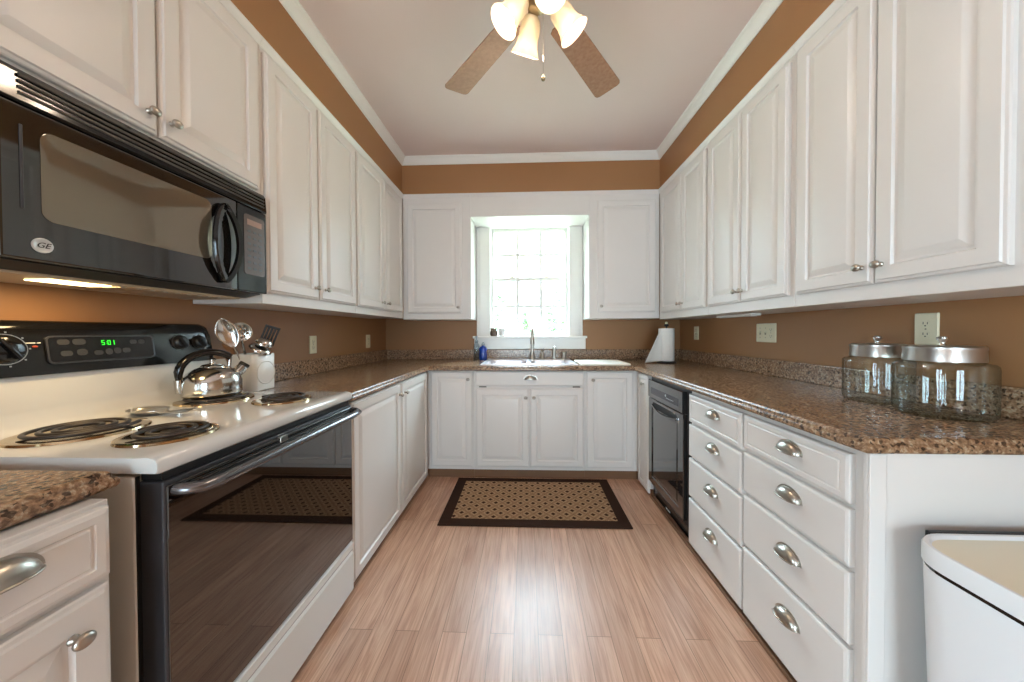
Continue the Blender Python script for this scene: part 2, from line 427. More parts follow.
# crown moulding
def crown(name, p, d, n):
    """straight run from p along d, projecting along n"""
    prof = [(0,0), (.005,0), (.008,.005), (.011,.011), (.020,.019), (.029,.031), (.036,.045), (.042,.048), (.046,.054), (.046,.062), (0,.062)]
    p = Vector(p); d = Vector(d); n = Vector(n)
    L0 = [p + n*a + d.normalized()*a + Vector((0,0,z)) for a, z in prof]
    L1 = [p + d + n*a - d.normalized()*a + Vector((0,0,z)) for a, z in prof]
    bb = B(); bb.poly([L0, L1]); struct(bb, name, 'trim')
zc = ZC-.062
crown('trim_1', (XL+FU, YB-.338, zc), (XR-.336-XL-FU, 0, 0), (0,-1,0))
crown('trim_2', (XL+FU, .56, zc), (0, YB-.338-.56, 0), (1,0,0))
crown('trim_3', (XR-.336, .3, zc), (0, YB-.338-.3, 0), (-1,0,0))

# patio door behind the camera
b = B()
for x0, x1 in ((DX0, 0), (0, DX1)):
    b.box((x0, YF-.09, 0), (x0+.09, YF-.04, DZ1), .004); b.box((x1-.09, YF-.09, 0), (x1, YF-.04, DZ1), .004)
    b.box((x0+.09, YF-.09, 0), (x1-.09, YF-.04, .16)); b.box((x0+.09, YF-.09, DZ1-.1), (x1-.09, YF-.04, DZ1))
for x0, x1 in ((DX0-.09, DX0), (DX1, DX1+.09)): b.box((x0, YF-.002, 0), (x1, YF+.018, DZ1+.09), .004)
b.box((DX0, YF-.002, DZ1), (DX1, YF+.018, DZ1+.09), .004)
dr = struct(b, 'door_1', 'trim')
B().box((DX0+.08, YF-.068, .15), (DX1-.08, YF-.062, DZ1-.09)).out('glass', 'pane', dr)

b = B(); gm = (GY0+GY1)/2
for y0, y1 in ((GY0, gm), (gm, GY1)):
    b.box((XL-.09, y0, GZ0), (XL-.04, y0+.08, GZ1), .004); b.box((XL-.09, y1-.08, GZ0), (XL-.04, y1, GZ1), .004)
    b.box((XL-.09, y0+.08, GZ0), (XL-.04, y1-.08, GZ0+.1)); b.box((XL-.09, y0+.08, GZ1-.09), (XL-.04, y1-.08, GZ1))
for y0, y1 in ((GY0-.08, GY0), (GY1, GY1+.08)): b.box((XL-.002, y0, GZ0-.08), (XL+.016, y1, GZ1+.08), .004)
b.box((XL-.002, GY0, GZ1), (XL+.016, GY1, GZ1+.08), .004); b.box((XL-.002, GY0, GZ0-.08), (XL+.016, GY1, GZ0), .004)
w2 = struct(b, 'added_window', 'trim')  # added behind the camera for cool daylight on the drawers
B().box((XL-.068, GY0+.07, GZ0+.09), (XL-.062, GY1-.07, GZ1-.08)).out('glass', 'pane', w2)

# ------------------------------------------------------------------ window over the sink
b = B()
for x0, x1 in ((-.489, WX0+.012), (WX1-.012, .559)):      # stepped side casings
    b.box((x0, YB-.022, WZ0), (x1, YB+.0, WZ1+.02), .004)
    xm = x0+.03 if x0 < 0 else x1-.03
    b.box((min(xm, x0 if x0 > 0 else x1-.035), YB-.03, WZ0), (max(xm, x0+.035 if x0 > 0 else x1), YB-.02, WZ1+.01), .003)
b.box((-.489, YB-.022, WZ1-.012), (.559, YB, WZ1+.10), .004)
b.box((-.46, YB-.05, WZ1-.02), (.53, YB-.02, WZ1+.012), .006)
# jambs lining the hole
b.box((WX0, YB, WZ0), (WX0+.014, YB+.14, WZ1)); b.box((WX1-.014, YB, WZ0), (WX1, YB+.14, WZ1))
b.box((WX0+.014, YB, WZ1-.014), (WX1-.014, YB+.14, WZ1)); b.box((WX0+.014, YB, WZ0), (WX1-.014, YB+.14, WZ0+.014))
win = struct(b, 'window_1', 'trim')
B().box((-.525, YB-.06, 1.128), (.597, YB-.001, 1.152), .006, 3).out('window_stool', 'trim', win)
B().box((-.515, YB-.026, 1.022), (.587, YB-.001, 1.128), .004).out('window_apron', 'trim', win)
def sash(name, z0, z1, y, bot, top):
    bb = B(); x0, x1 = WX0+.016, WX1-.016; st = .028
    bb.box((x0, y, z0), (x0+st, y+.03, z1), .003); bb.box((x1-st, y, z0), (x1, y+.03, z1), .003)
    bb.box((x0+st, y, z0), (x1-st, y+.03, z0+bot), .003); bb.box((x0+st, y, z1-top), (x1-st, y+.03, z1), .003)
    gx0, gx1, gz0, gz1 = x0+st, x1-st, z0+bot, z1-top
    for k in (1, 2):
        x = gx0+(gx1-gx0)*k/3; bb.box((x-.0145, y+.004, gz0), (x+.0145, y+.028, gz1), .003)
    zm = (gz0+gz1)/2; bb.box((gx0, y+.0045, zm-.0135), (gx1, y+.0275, zm+.0135), .003)
    o = bb.out(name, 'trim', win)
    B().box((gx0-.004, y+.014, gz0-.004), (gx1+.004, y+.018, gz1+.004)).out('pane', 'pane', o)
    return o
lo = sash('lower_sash', 1.162, 1.742, YB+.055, .034, .034)
hi = sash('upper_sash', 1.715, 2.244, YB+.09, .032, .034)
for x in (-.14, .21):
    bb = B(); bb.box((x-.03, YB+.055, 1.742), (x+.03, YB+.08, 1.749), .002); bb.ball((x, YB+.066, 1.752), .018, .010, .008, 8); bb.out('sash_lock', 'ivory', win)

# ------------------------------------------------------------------ outside
o = B().box((-14, 3.6, -.62), (14, 30, -.55)).out('lawn', 'grass'); o['kind'] = 'structure'; o['label'] = 'pale green lawn outside beyond the sink window'
def tree(x, y, h, r, label, seed):
    rnd = random.Random(seed)
    t = thing('garden_tree', label, 'tree', (x, y, -.55))
    bb = B(); bb.tube([(x, y, -.56), (x+.05, y, h*.3), (x-.03, y, h*.6), (x+.02, y, h*.85)], [.12, .09, .06, .02], 8)
    for k in range(9):
        a = rnd.uniform(0, 2*PI); z = rnd.uniform(.35, .75)*h
        bb.tube([(x, y, z), (x+.5*r*math.cos(a), y+.5*r*math.sin(a), z+.3*r), (x+r*.9*math.cos(a), y+.9*r*math.sin(a), z+.5*r)], [.035, .02, .008], 6)
    bb.out('trunk', 'bark', t)
    bb = B()
    for k in range(900):
        a = rnd.uniform(0, 2*PI); q = rnd.uniform(-1, 1); rr = r*(rnd.random()**.4)
        p = Vector((x+rr*math.cos(a)*math.sqrt(1-q*q), y+rr*math.sin(a)*math.sqrt(1-q*q), h*.62+q*rr*.8))
        m = Matrix.Translation(p) @ Matrix.Rotation(rnd.uniform(0, 6), 4, 'X') @ Matrix.Rotation(rnd.uniform(0, 6), 4, 'Y')
        l = rnd.uniform(.07, .14)
        bb.poly([[m @ Vector(v) for v in ((-l,0,0), (0,-.45*l,0), (l,0,0), (0,.45*l,0))]], None, False, True)
    bb.out('foliage', 'leaf', t)
tree(-1.7, 9.5, 2.7, 1.3, 'pale leafy tree outside, left in the sink window', 3)
tree(1.9, 11.5, 2.9, 1.5, 'pale leafy tree outside, right in the sink window', 5)
tree(.1, 13.5, 2.3, 1.2, 'small pale leafy tree outside, middle of the sink window', 8)

# ------------------------------------------------------------------ wall cabinets
ZT = 2.43
def carcass(root, lo, hi, openface=None, name='cabinet_body'):
    return B().box(lo, hi, .0015, 1).out(name, 'cab', root)
def top_rail(root, p, d, n):
    """small moulding along the cabinet top"""
    prof = [(0,-.030), (.004,-.030), (.008,-.022), (.012,-.016), (.020,-.006), (.020,0), (0,0)]
    p = Vector(p); d = Vector(d); n = Vector(n)
    bb = B(); bb.poly([[p+n*a+Vector((0,0,z)) for a, z in prof], [p+d+n*a+Vector((0,0,z)) for a, z in prof]])
    return bb.out('top_moulding', 'cab', root)
def wall_cab_left(y0, y1, zb, doors, zd0, zd1, kz, label, knobs):
    X = XL+FU
    r = thing('wall_cabinet', label, 'cabinet', (XL+FU/2, (y0+y1)/2, zb), 'cream wall cabinets')
    carcass(r, (XL+.001, y0, zb), (X-.002, y1, ZT-.001))
    top_rail(r, (X-.003, y0, ZT-.001), (0, y1-y0, 0), (1,0,0))
    for (a, b_), ky in zip(doors, knobs):
        d = add_door(r, FL(X-.002, a, zd0), b_-a, zd1-zd0)
        knob(d, frame((X+.018, ky, kz), (0,1,0), (1,0,0)))
    return r
wall_cab_left(.545, 1.334, 1.765, [(.57,.940), (.945,1.310)], 1.782, 2.375, 1.838, 'cream two-door wall cabinet directly above the black microwave', (.913,.973))
wall_cab_left(1.335, 2.084, 1.318, [(1.345,1.690), (1.700,2.072)], 1.366, 2.375, 1.425, 'tall cream two-door wall cabinet just right of the microwave', (1.652,1.738))
wall_cab_left(2.085, YB-.338, 1.318, [(2.096,2.487), (2.493,2.868)], 1.366, 2.375, 1.42, 'tall cream two-door wall cabinet on left wall, nearest the window corner', (2.437,2.535))
def wall_cab_right(y0, y1, zb, doors, label, knobs, kz):
    X = XR-.336
    r = thing('wall_cabinet', label, 'cabinet', ((X+XR)/2, (y0+y1)/2, zb), 'cream wall cabinets')
    carcass(r, (X+.002, y0, zb), (XR-.001, y1, ZT-.001))
    top_rail(r, (X+.003, y0, ZT-.001), (0, y1-y0, 0), (-1,0,0))
    for (a, b_), ky in zip(doors, knobs):
        d = add_door(r, FR(X+.002, b_, 1.350), b_-a, 2.375-1.350)
        knob(d, frame((X-.018, ky, kz), (0,-1,0), (-1,0,0)))
wall_cab_right(.765, 1.468, 1.298, [(.829,1.131), (1.136,1.447)], 'cream two-door wall cabinet on right wall, nearest, above the glass jars', (1.105,1.166), 1.409)
wall_cab_right(1.469, 2.143, 1.298, [(1.492,1.807), (1.812,2.126)], 'cream two-door wall cabinet in the middle of the right wall', (1.787,1.834), 1.409)
wall_cab_right(2.144, YB-.338, 1.298, [(2.161,2.474), (2.479,2.85)], 'cream two-door wall cabinet on right wall, beside the paper towel corner', (2.452,2.503), 1.400)
PB = YB-.338
def wall_cab_back(x0, x1, d0, d1, kx, zb, label):
    r = thing('wall_cabinet', label, 'cabinet', ((x0+x1)/2, YB-.16, zb), 'cream wall cabinets')
    carcass(r, (x0, PB+.002, zb), (x1, YB-.001, ZT-.001))
    top_rail(r, (x0, PB+.003, ZT-.001), (x1-x0, 0, 0), (0,-1,0))
    d = add_door(r, FB(PB+.002, d0, 1.362), d1-d0, 2.345-1.362)
    knob(d, frame((kx, PB-.018, 1.415), (1,0,0), (0,-1,0)))
wall_cab_back(XL+FU, -.491, -1.066, -.575, -.601, 1.308, 'cream single-door wall cabinet left of the window')
wall_cab_back(.561, XR-.336, .631, 1.138, .660, 1.308, 'cream single-door wall cabinet right of the window')
b = B().box((-.4905, PB+.002, 2.225), (.5605, YB-.001, ZT-.001), .0015, 1)
r = thing('header_panel', 'plain cream panel spanning above the window between two cabinets', 'panel', (.035, YB-.16, 2.225))
b.out('panel_board', 'cab', r); top_rail(r, (-.4905, PB+.003, ZT-.001), (1.051, 0, 0), (0,-1,0))
# under-cabinet light bar
r = thing('light_bar', 'slim white under-cabinet light bar, unlit, right wall', 'light', (1.35, 2.14, 1.283))
B().box((1.325, 1.965, 1.284), (1.385, 2.315, 1.2985), .004).out('housing', 'trim', r)
B().box((1.335, 1.985, 1.281), (1.375, 2.295, 1.285), .002).out('lens', 'white', r)

# ------------------------------------------------------------------ base cabinets
LF, RF, BF = -.81, .8986, 2.630       # carcass faces (doors stand 20 mm proud)
ZD = .875
def base_left(y0, y1, label, zb=.028):
    r = thing('base_cabinet', label, 'cabinet', (-1.1, (y0+y1)/2, 0), 'cream base cabinets')
    carcass(r, (XL+.001, y0, zb), (LF, y1, CT-.042))
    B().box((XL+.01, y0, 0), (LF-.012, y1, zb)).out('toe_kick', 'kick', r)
    return r
r = base_left(1.437, 2.585, 'cream two-door base cabinet right of the white range')
d = add_door(r, FL(LF, 1.446, .038), .578, ZD-.038); knob(d, frame((LF+.02, 1.995, .803), (0,1,0), (1,0,0)))
d = add_door(r, FL(LF, 2.032, .038), .545, ZD-.038); knob(d, frame((LF+.02, 2.085, .803), (0,1,0), (1,0,0)))
# near-left cabinet
LF = -.80
r = base_left(-.16, .588, 'cream base cabinet with drawer and door at near left, under counter end', .06)
d = add_drawer(r, FL(LF, -.02, .742), .598, .128, True); cup_pull(d, frame((LF+.02, .440, .835), (0,1,0), (1,0,0)))
d = add_door(r, FL(LF, .07, .075), .508, .652); knob(d, frame((LF+.02, .523, .666), (0,1,0), (1,0,0)))
LF = -.81
# back run
def base_back(x0, x1, label):
    r = thing('base_cabinet', label, 'cabinet', ((x0+x1)/2, 2.93, 0), 'cream base cabinets')
    if x1-x0 > .6:
        b = B(); t_ = .016; zt_ = CT-.042
        b.box((x0, BF, .070), (x1, YB-.001, .086)); b.box((x0, BF, .086), (x0+t_, YB-.001, zt_)); b.box((x1-t_, BF, .086), (x1, YB-.001, zt_))
        b.box((x0+t_, BF, .086), (x1-t_, BF+t_, zt_)); b.box((x0+t_, YB-t_, .086), (x1-t_, YB-.001, zt_)); b.out('cabinet_body', 'cab', r)
    else: carcass(r, (x0, BF, .070), (x1, YB-.001, CT-.042))
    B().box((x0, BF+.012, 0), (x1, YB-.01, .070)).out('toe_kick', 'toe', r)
    return r
r = base_back(-.809, -.428, 'narrow cream base cabinet on back wall, left of the sink cabinet')
d = add_door(r, FB(BF, -.778, .098), .345, ZD-.098); knob(d, frame((-.468, BF-.02, .812), (1,0,0), (0,-1,0)))
r = base_back(-.427, .472, 'wide cream sink cabinet with two doors under a false drawer front')
d = add_drawer(r, FB(BF, -.410, .757), .872, ZD-.757, False, 'drawer_front'); cup_pull(d, frame((.035, BF-.02, .822), (1,0,0), (0,-1,0)), .05, .032, .024)
d = add_door(r, FB(BF, -.410, .098), .433, .640); knob(d, frame((-.004, BF-.02, .665), (1,0,0), (0,-1,0)))
d = add_door(r, FB(BF, .030, .098), .432, .640); knob(d, frame((.062, BF-.02, .665), (1,0,0), (0,-1,0)))
for x in (-.352, .405):
    B().box((x-.03, BF-.006, .7425), (x+.03, BF, .7525), .002).out('hinge', 'hinge', r)
r = base_back(.473, .8975, 'narrow cream base cabinet on back wall, right of the sink cabinet')
d = add_door(r, FB(BF, .482, .098), .372, ZD-.098); knob(d, frame((.532, BF-.02, .808), (1,0,0), (0,-1,0)))
# right run
r = thing('base_cabinet', 'slim cream pull-out cabinet squeezed between corner and dishwasher', 'cabinet', (1.2, 2.49, 0), 'cream base cabinets')
carcass(r, (RF, 2.372, .05), (XR-.001, 2.629, CT-.042))
B().box((RF+.012, 2.372, 0), (XR-.01, 2.629, .05)).out('toe_kick', 'toe', r)
d = rings(B(), .213, ZD-.018, [(0,0), (0,.011), (.004,.016), (.012,.02), (.035,.02), (.040,.014), (.046,.014), (.062,.02)], FR(RF, 2.592, .018)).out('door', 'cab', r)
knob(d, frame((RF-.02, 2.452, .803), (0,-1,0), (-1,0,0)))
def drawers(y0, y1, a, b_, zs, label, pulls, marks=False):
    r = thing('drawer_cabinet', label, 'cabinet', (1.2, (y0+y1)/2, 0), 'cream base cabinets')
    carcass(r, (RF, y0, .04), (XR-.001, y1, CT-.042))
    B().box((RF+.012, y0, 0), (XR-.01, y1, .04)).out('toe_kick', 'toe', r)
    for i, ((z0, z1), (py, pz)) in enumerate(zip(zs, pulls)):
        d = add_drawer(r, FR(RF, b_, z0), b_-a, z1-z0, i == 0)
        cup_pull(d, frame((RF-.02, py, pz), (0,-1,0), (-1,0,0)))
    return r
drawers(1.350, 1.792, 1.359, 1.789, [(.706,.856), (.523,.692), (.305,.508), (.045,.290)], 'cream four-drawer base cabinet beside the dishwasher', [(1.555,.800), (1.556,.640), (1.566,.436), (1.568,.220)])
drawers(.877, 1.349, .915, 1.346, [(.719,.856), (.545,.704), (.330,.530), (.045,.315)], 'cream four-drawer base cabinet at the counter end, nearest camera', [(1.113,.803), (1.113,.648), (1.115,.446), (1.117,.230)])
b = B(); b.box((RF-.0195, .866, 0), (XR-.001, .8765, CT-.042), .002)
r = thing('end_panel', 'flat cream end panel closing the right base cabinets', 'panel', (1.2, .86, 0))
b.out('panel_board', 'cab', r)
B().box((RF-.0195, .860, 0), (RF+.022, .866, CT-.042), .002).out('corner_stile', 'cab', r)
b = B(); b.box((RF-.012, .868, 0), (RF+.004, 2.36, .018), .004); tag(b.out('shoe_moulding', 'toe'), 'thin brown shoe moulding along the right cabinets and dishwasher', 'moulding')

# ------------------------------------------------------------------ countertops
EDGE = [(0,0), (.010,0), (.015,-.002), (.018,-.007), (.0185,-.012), (.023,-.016), (.026,-.022), (.026,-.030), (.022,-.036), (.015,-.038), (0,-.038)]
def sweep_edge(b, path, outs):
    """path: corner points; outs: outward normal of each segment (left of travel or right)"""
    rows = []
    for i, p in enumerate(path):
        n = []
        if i > 0: n.append(Vector(outs[i-1]))
        if i < len(path)-1: n.append(Vector(outs[i]))
        if len(n) == 2 and (n[0]-n[1]).length > 1e-6: m = n[0]+n[1]
        else: m = n[0]
        rows.append([Vector((p[0], p[1], CT)) + m*a + Vector((0,0,z)) for a, z in EDGE])
    b.poly(rows)
SY0, SY1, SX0, SX1 = 2.700, 3.175, -.345, .395     # sink cut-out
cf_l, cf_r, cf_b = -.805, .879, 2.609
b = B(); z0 = CT-.038
b.box((XL+.001, 1.432, z0), (cf_l, YB-.001, CT)); b.box((cf_r, .868, z0), (XR-.001, YB-.001, CT))
b.box((cf_l, cf_b, z0), (cf_r, SY0, CT)); b.box((cf_l, SY1, z0), (cf_r, YB-.001, CT))
b.box((cf_l, SY0, z0), (SX0, SY1, CT)); b.box((SX1, SY0, z0), (cf_r, SY1, CT))
sweep_edge(b, [(cf_l, 1.432), (cf_l, cf_b), (cf_r, cf_b), (cf_r, .868), (XR-.002, .868)], [(1,0,0), (0,-1,0), (-1,0,0), (0,-1,0)])
r = thing('countertop', 'speckled brown U-shaped countertop running from range past sink to jars', 'countertop', (0, 2.9, CT-.04))
b.out('worktop', 'granite', r)
BH = .098
b = B()
b.box((XL+.001, 1.432, CT), (XL+.020, YB-.001, CT+BH), .004); b.box((XR-.020, .868, CT), (XR-.001, YB-.001, CT+BH), .004)
b.box((XL+.020, YB-.020, CT), (XR-.020, YB-.001, CT+BH), .004)
b.out('backsplash', 'granite', r)
b = B(); b.box((XL+.001, -.17, z0), (cf_l-.046, .600, CT))
sweep_edge(b, [(cf_l-.046, -.17), (cf_l-.046, .600), (XL+.002, .600)], [(1,0,0), (0,1,0)])
r = thing('countertop', 'short speckled brown countertop at near left before the range', 'countertop', (-1.1, .2, CT-.04))
b.out('worktop', 'granite', r)
B().box((XL+.001, -.17, CT), (XL+.020, .628, CT+BH), .004).out('backsplash', 'granite', r)

# ------------------------------------------------------------------ range
RY0, RY1 = .655, 1.425
r = thing('electric_range', 'white electric range with black oven door and coil burners', 'stove', (-1.1, 1.04, 0))
b = B(); b.box((XL+.012, RY0+.004, .03), (-.838, RY1-.004, .885), .004)
for x in (XL+.08, -.90):
    for y in (RY0+.06, RY1-.06): b.box((x-.02, y-.02, 0), (x+.02, y+.02, .03))
b.out('range_body', 'rangew', r)
# cooktop: rounded slab with a raised rear riser
prof = [(-.800,.893), (-.784,.893), (-.778,.899), (-.778,.915), (-.784,.926), (-.800,.931), (-.83,.929), (-1.28,.929), (-1.315,.934), (-1.338,.950), (-1.350,.985), (-1.360,1.078), (-1.405,1.078), (-1.405,.893)]
b = B(); rows = []
for y, k in ((RY0, .985), (RY0+.006, 1), (RY1-.006, 1), (RY1, .985)):
    rows.append([(x if abs(k-1) < 1e-6 else -1.1+(x+1.1)*k**.5, y, z if abs(k-1) < 1e-6 else .915+(z-.915)*.9) for x, z in prof])
b.poly(rows)
ck = b.out('cooktop', 'enamel', r, 50)
# burners
def burner(x, y, R):
    z = .929; mtx = Matrix.Translation((x, y, z))
    b = B(); b.lathe([(R*.35,.001), (R*.8,.0015), (R*.98,.006), (R*1.08,.0075), (R*1.18,.006), (R*1.20,.0005)], mtx, 48)
    p = b.out('drip_pan', 'pan', r, 60)
    b = B(); pts = []; turns = 3.2 if R > .09 else 2.6
    for i in range(int(turns*40)+1):
        t = i/40; rr = R*.26+(R*.98-R*.26)*t/turns
        a = 2*PI*t - .6
        pts.append((x+rr*math.cos(a), y+rr*math.sin(a), z+.0135))
    b.tube(pts, .0056, 8, flat=.8)
    for a in (.3, 2.4, 4.5): b.box((0,-.0025,.004), (R*1.0,.0025,.008), 0, 1, mtx @ Matrix.Rotation(a, 4, 'Z'))
    b.lathe([(0,.006), (R*.2,.006), (R*.2,.012), (0,.0125)], mtx, 20)
    b.out('coil', 'coil', r, 60)
burner(-1.190, .826, .104); burner(-.925, .806, .081); burner(-.955, 1.238, .081); burner(-1.225, 1.236, .100)
# backguard
bx = lambda z: -1.352-.14*(z-1.085)
prof = [(-1.352,1.078), (bx(1.12),1.12), (bx(1.20),1.205), (bx(1.20)-.006,1.222), (-1.384,1.230), (-1.405,1.230), (-1.405,1.078)]
b = B(); rows = []
for y, dz in ((RY0+.002,.03), (RY0+.012,.008), (RY0+.035,0), (1.325,0), (1.348,.008), (1.358,.03)):
    rows.append([(x, y, z-dz*max(0, (z-1.10)/.13)) for x, z in prof])
b.poly(rows); bg = b.out('control_panel', 'black', r, 50)
n = Vector((1, 0, .14)).normalized()
def FC(y, z, off=.001):      # frame on the sloped panel face: x -> +Y
    w = n; u = Vector((0,1,0)); v = w.cross(u)
    o_ = Vector((bx(z), y, z)) + w*off
    return Matrix(((u.x, v.x, w.x, o_.x), (u.y, v.y, w.y, o_.y), (u.z, v.z, w.z, o_.z), (0,0,0,1)))
mt = FC(1.003, 1.146)
b = B(); b.poly([rrect(.266,.082,.014,0), rrect(.266,.082,.014,.004), rrect(.258,.074,.010,.0045), rrect(.258,.074,.010,.002)], mt)
db = b.out('display_bezel', 'slate', bg)
B().poly([rrect(.256,.072,.009,.0021), rrect(.256,.072,.009,.0028)], mt).out('display_panel', 'black', bg)
b = B()
for i, (x, y, w_, h_) in enumerate([(-.098,.022,.026,.016), (-.064,.022,.030,.018), (-.094,-.012,.026,.016), (-.060,-.010,.024,.020), (-.022,-.014,.022,.014), (.004,-.012,.019,.020), (.026,-.010,.019,.020), (.050,-.010,.022,.016), (.072,.018,.020,.014), (.096,.018,.020,.014)]):
    b.poly([rrect(w_,h_,h_*.45,.0029,4,x,y), rrect(w_,h_,h_*.45,.0036,4,x,y), rrect(w_-.004,h_-.004,h_*.35,.0036,4,x,y), rrect(w_-.004,h_-.004,h_*.35,.0030,4,x,y)], mt)
    b.box((x-w_*.25, y-.0015, .003), (x+w_*.25, y+.0015, .0036), 0, 1, mt)
b.out('touch_key', 'legendd', bg)
# clock digits as seven-segment bars
SEG = {'1':'bc', '2':'abged', '0':'abcdef', '8':'abcdefg', '5':'afgcd'}
b = B()
def digit(ch, x, y, w_=.0075, h_=.015, t=.0017):
    for sg in SEG[ch]:
        q = {'a':(0,h_-t,w_,h_), 'g':(0,h_/2-t/2,w_,h_/2+t/2), 'd':(0,0,w_,t), 'f':(0,h_/2,t,h_), 'e':(0,0,t,h_/2), 'b':(w_-t,h_/2,w_,h_), 'c':(w_-t,0,w_,h_/2)}[sg]
        b.box((x+q[0], y+q[1], .0029), (x+q[2], y+q[3], .0036), 0, 1, mt)
digit('5', -.012, .010); digit('0', .003, .010); digit('1', .013, .010)
for yy in (.0135, .0195): b.box((.0001, yy-.001, .0029), (.0018, yy+.001, .0036), 0, 1, mt)
b.out('clock_display', 'clock', bg)
def rknob(y, z, R, ring=False):
    m_ = FC(y, z, .0005)
    b = B(); b.lathe([(0,0), (R*1.12,0), (R*1.12,.003), (R,.005), (R*.96,.013), (R*.80,.017), (0,.017)], m_, 32)
    b.box((-.005,-R*.9,.012), (.005,R*.9,.026), .003, 2, m_ @ Matrix.Rotation(.5, 4, 'Z'))
    k = b.out('burner_knob', 'blackm' if not ring else 'black', bg, 40)
    b = B(); b.lathe([(R*1.12,.0), (R*1.18,.0), (R*1.18,.0035), (R*1.12,.0035)], m_, 32, True)
    for i in range(9):
        a = i*2*PI/9; b.box((R*1.32*math.cos(a)-.002, R*1.32*math.sin(a)-.002, 0), (R*1.32*math.cos(a)+.002, R*1.32*math.sin(a)+.002, .0012), 0, 1, m_)
    b.out('dial_ring', 'steel' if ring else 'legendd', k, 40)
rknob(1.228, 1.157, .024); rknob(1.303, 1.156, .024); rknob(.795, 1.152, .035, True)
b = B(); b.box((-.014,.006,0), (.006,.009,.0012), 0, 1, FC(.846, 1.160)); b.box((.009,.006,0), (.016,.009,.0012), 0, 1, FC(.846, 1.160)); b.out('legend_mark', 'legend', bg)
B().ball((0,0,0), .0055, .0035, .003, 8, FC(.851, 1.157)).out('indicator_lamp', 'red', bg)
# oven door
b = B(); b.box((-.840, RY0+.012, .262), (-.782, RY1-.006, .872), .004)
od = b.out('oven_door', 'slate', r)
B().box((-.783, RY0+.016, .268), (-.7775, RY1-.010, .862), .002).out('oven_glass', 'ovglass', od)
b = B()
for i in range(3): b.box((-.779, RY0+.03, .838+i*.009), (-.7735, RY1-.03, .842+i*.009), .001)
b.box((-.836, RY0+.016, .874), (-.790, RY1-.012, .889))
b.out('vent_trim', 'blackm', od)
hy0, hy1 = RY0+.035, RY1-.012
pts = [(-.778, hy0, .848), (-.755, hy0+.004, .847), (-.738, hy0+.018, .845), (-.733, hy0+.06, .843)] + [(-.733+.0*t, hy0+.06+(hy1-hy0-.12)*t/8, .843) for t in range(1, 9)] + [(-.738, hy1-.018, .845), (-.755, hy1-.004, .847), (-.778, hy1, .848)]
B().tube(pts, .0155, 14, flat=.85).out('oven_handle', mat('dark_chrome_handle', (120,120,124), .22, .85), od, 60)
b = B(); b.box((-.786, .99, .846), (-.771, 1.02, .866), .002); b.out('door_latch', 'brushed', od)
# storage drawer
prof = [(-.845,.035), (-.785,.035), (-.778,.043), (-.778,.205), (-.784,.215), (-.779,.225), (-.779,.250), (-.786,.257), (-.845,.257)]
B().poly([[(x, RY0+.006, z) for x, z in prof], [(x, RY1-.006, z) for x, z in prof]]).out('storage_drawer', 'enamel', r)
B().box((-.8378, RY0+.006, .26), (-.834, RY0+.0118, .885)).out('side_gasket', 'blackm', r)

# ------------------------------------------------------------------ microwave over the range
MX = -1.075; MY0, MY1, MZ0, MZ1 = .628, 1.317, 1.352, 1.764
r = thing('microwave', 'black over-the-range microwave with vent grille and oval handle', 'microwave', (-1.24, .97, MZ0))
prof = [(XL+.002,MZ0-.012), (MX-.09,MZ0-.012), (MX-.03,MZ0), (MX-.03,MZ1), (XL+.002,MZ1)]
B().poly([[(x, MY0+.006, z) for x, z in prof], [(x, MY1-.002, z) for x, z in prof]]).out('microwave_case', 'blackm', r)
VZ = 1.682
# grille section, leaning back a little toward the top
def FM(y, z): return FL(MX, y, z)
b = B(); prof = [(MX-.03,VZ+.004), (MX-.002,VZ+.004), (MX,VZ+.010), (MX-.004,MZ1-.014), (MX-.012,MZ1-.002), (MX-.03,MZ1-.0005)]
b.poly([[(x, MY0, z) for x, z in prof], [(x, MY1, z) for x, z in prof]])
vg = b.out('vent_grille', 'black', r)
b = B()
for i in range(4):
    z = VZ+.022+i*.0125
    b.poly([[(MX-.001,MY0+.03,z), (MX+.003,MY0+.03,z+.001), (MX+.002,MY0+.03,z+.006), (MX-.003,MY0+.03,z+.007)], [(MX-.001,MY1-.012,z), (MX+.003,MY1-.012,z+.001), (MX+.002,MY1-.012,z+.006), (MX-.003,MY1-.012,z+.007)]])
b.out('vent_slats', 'vent', vg)
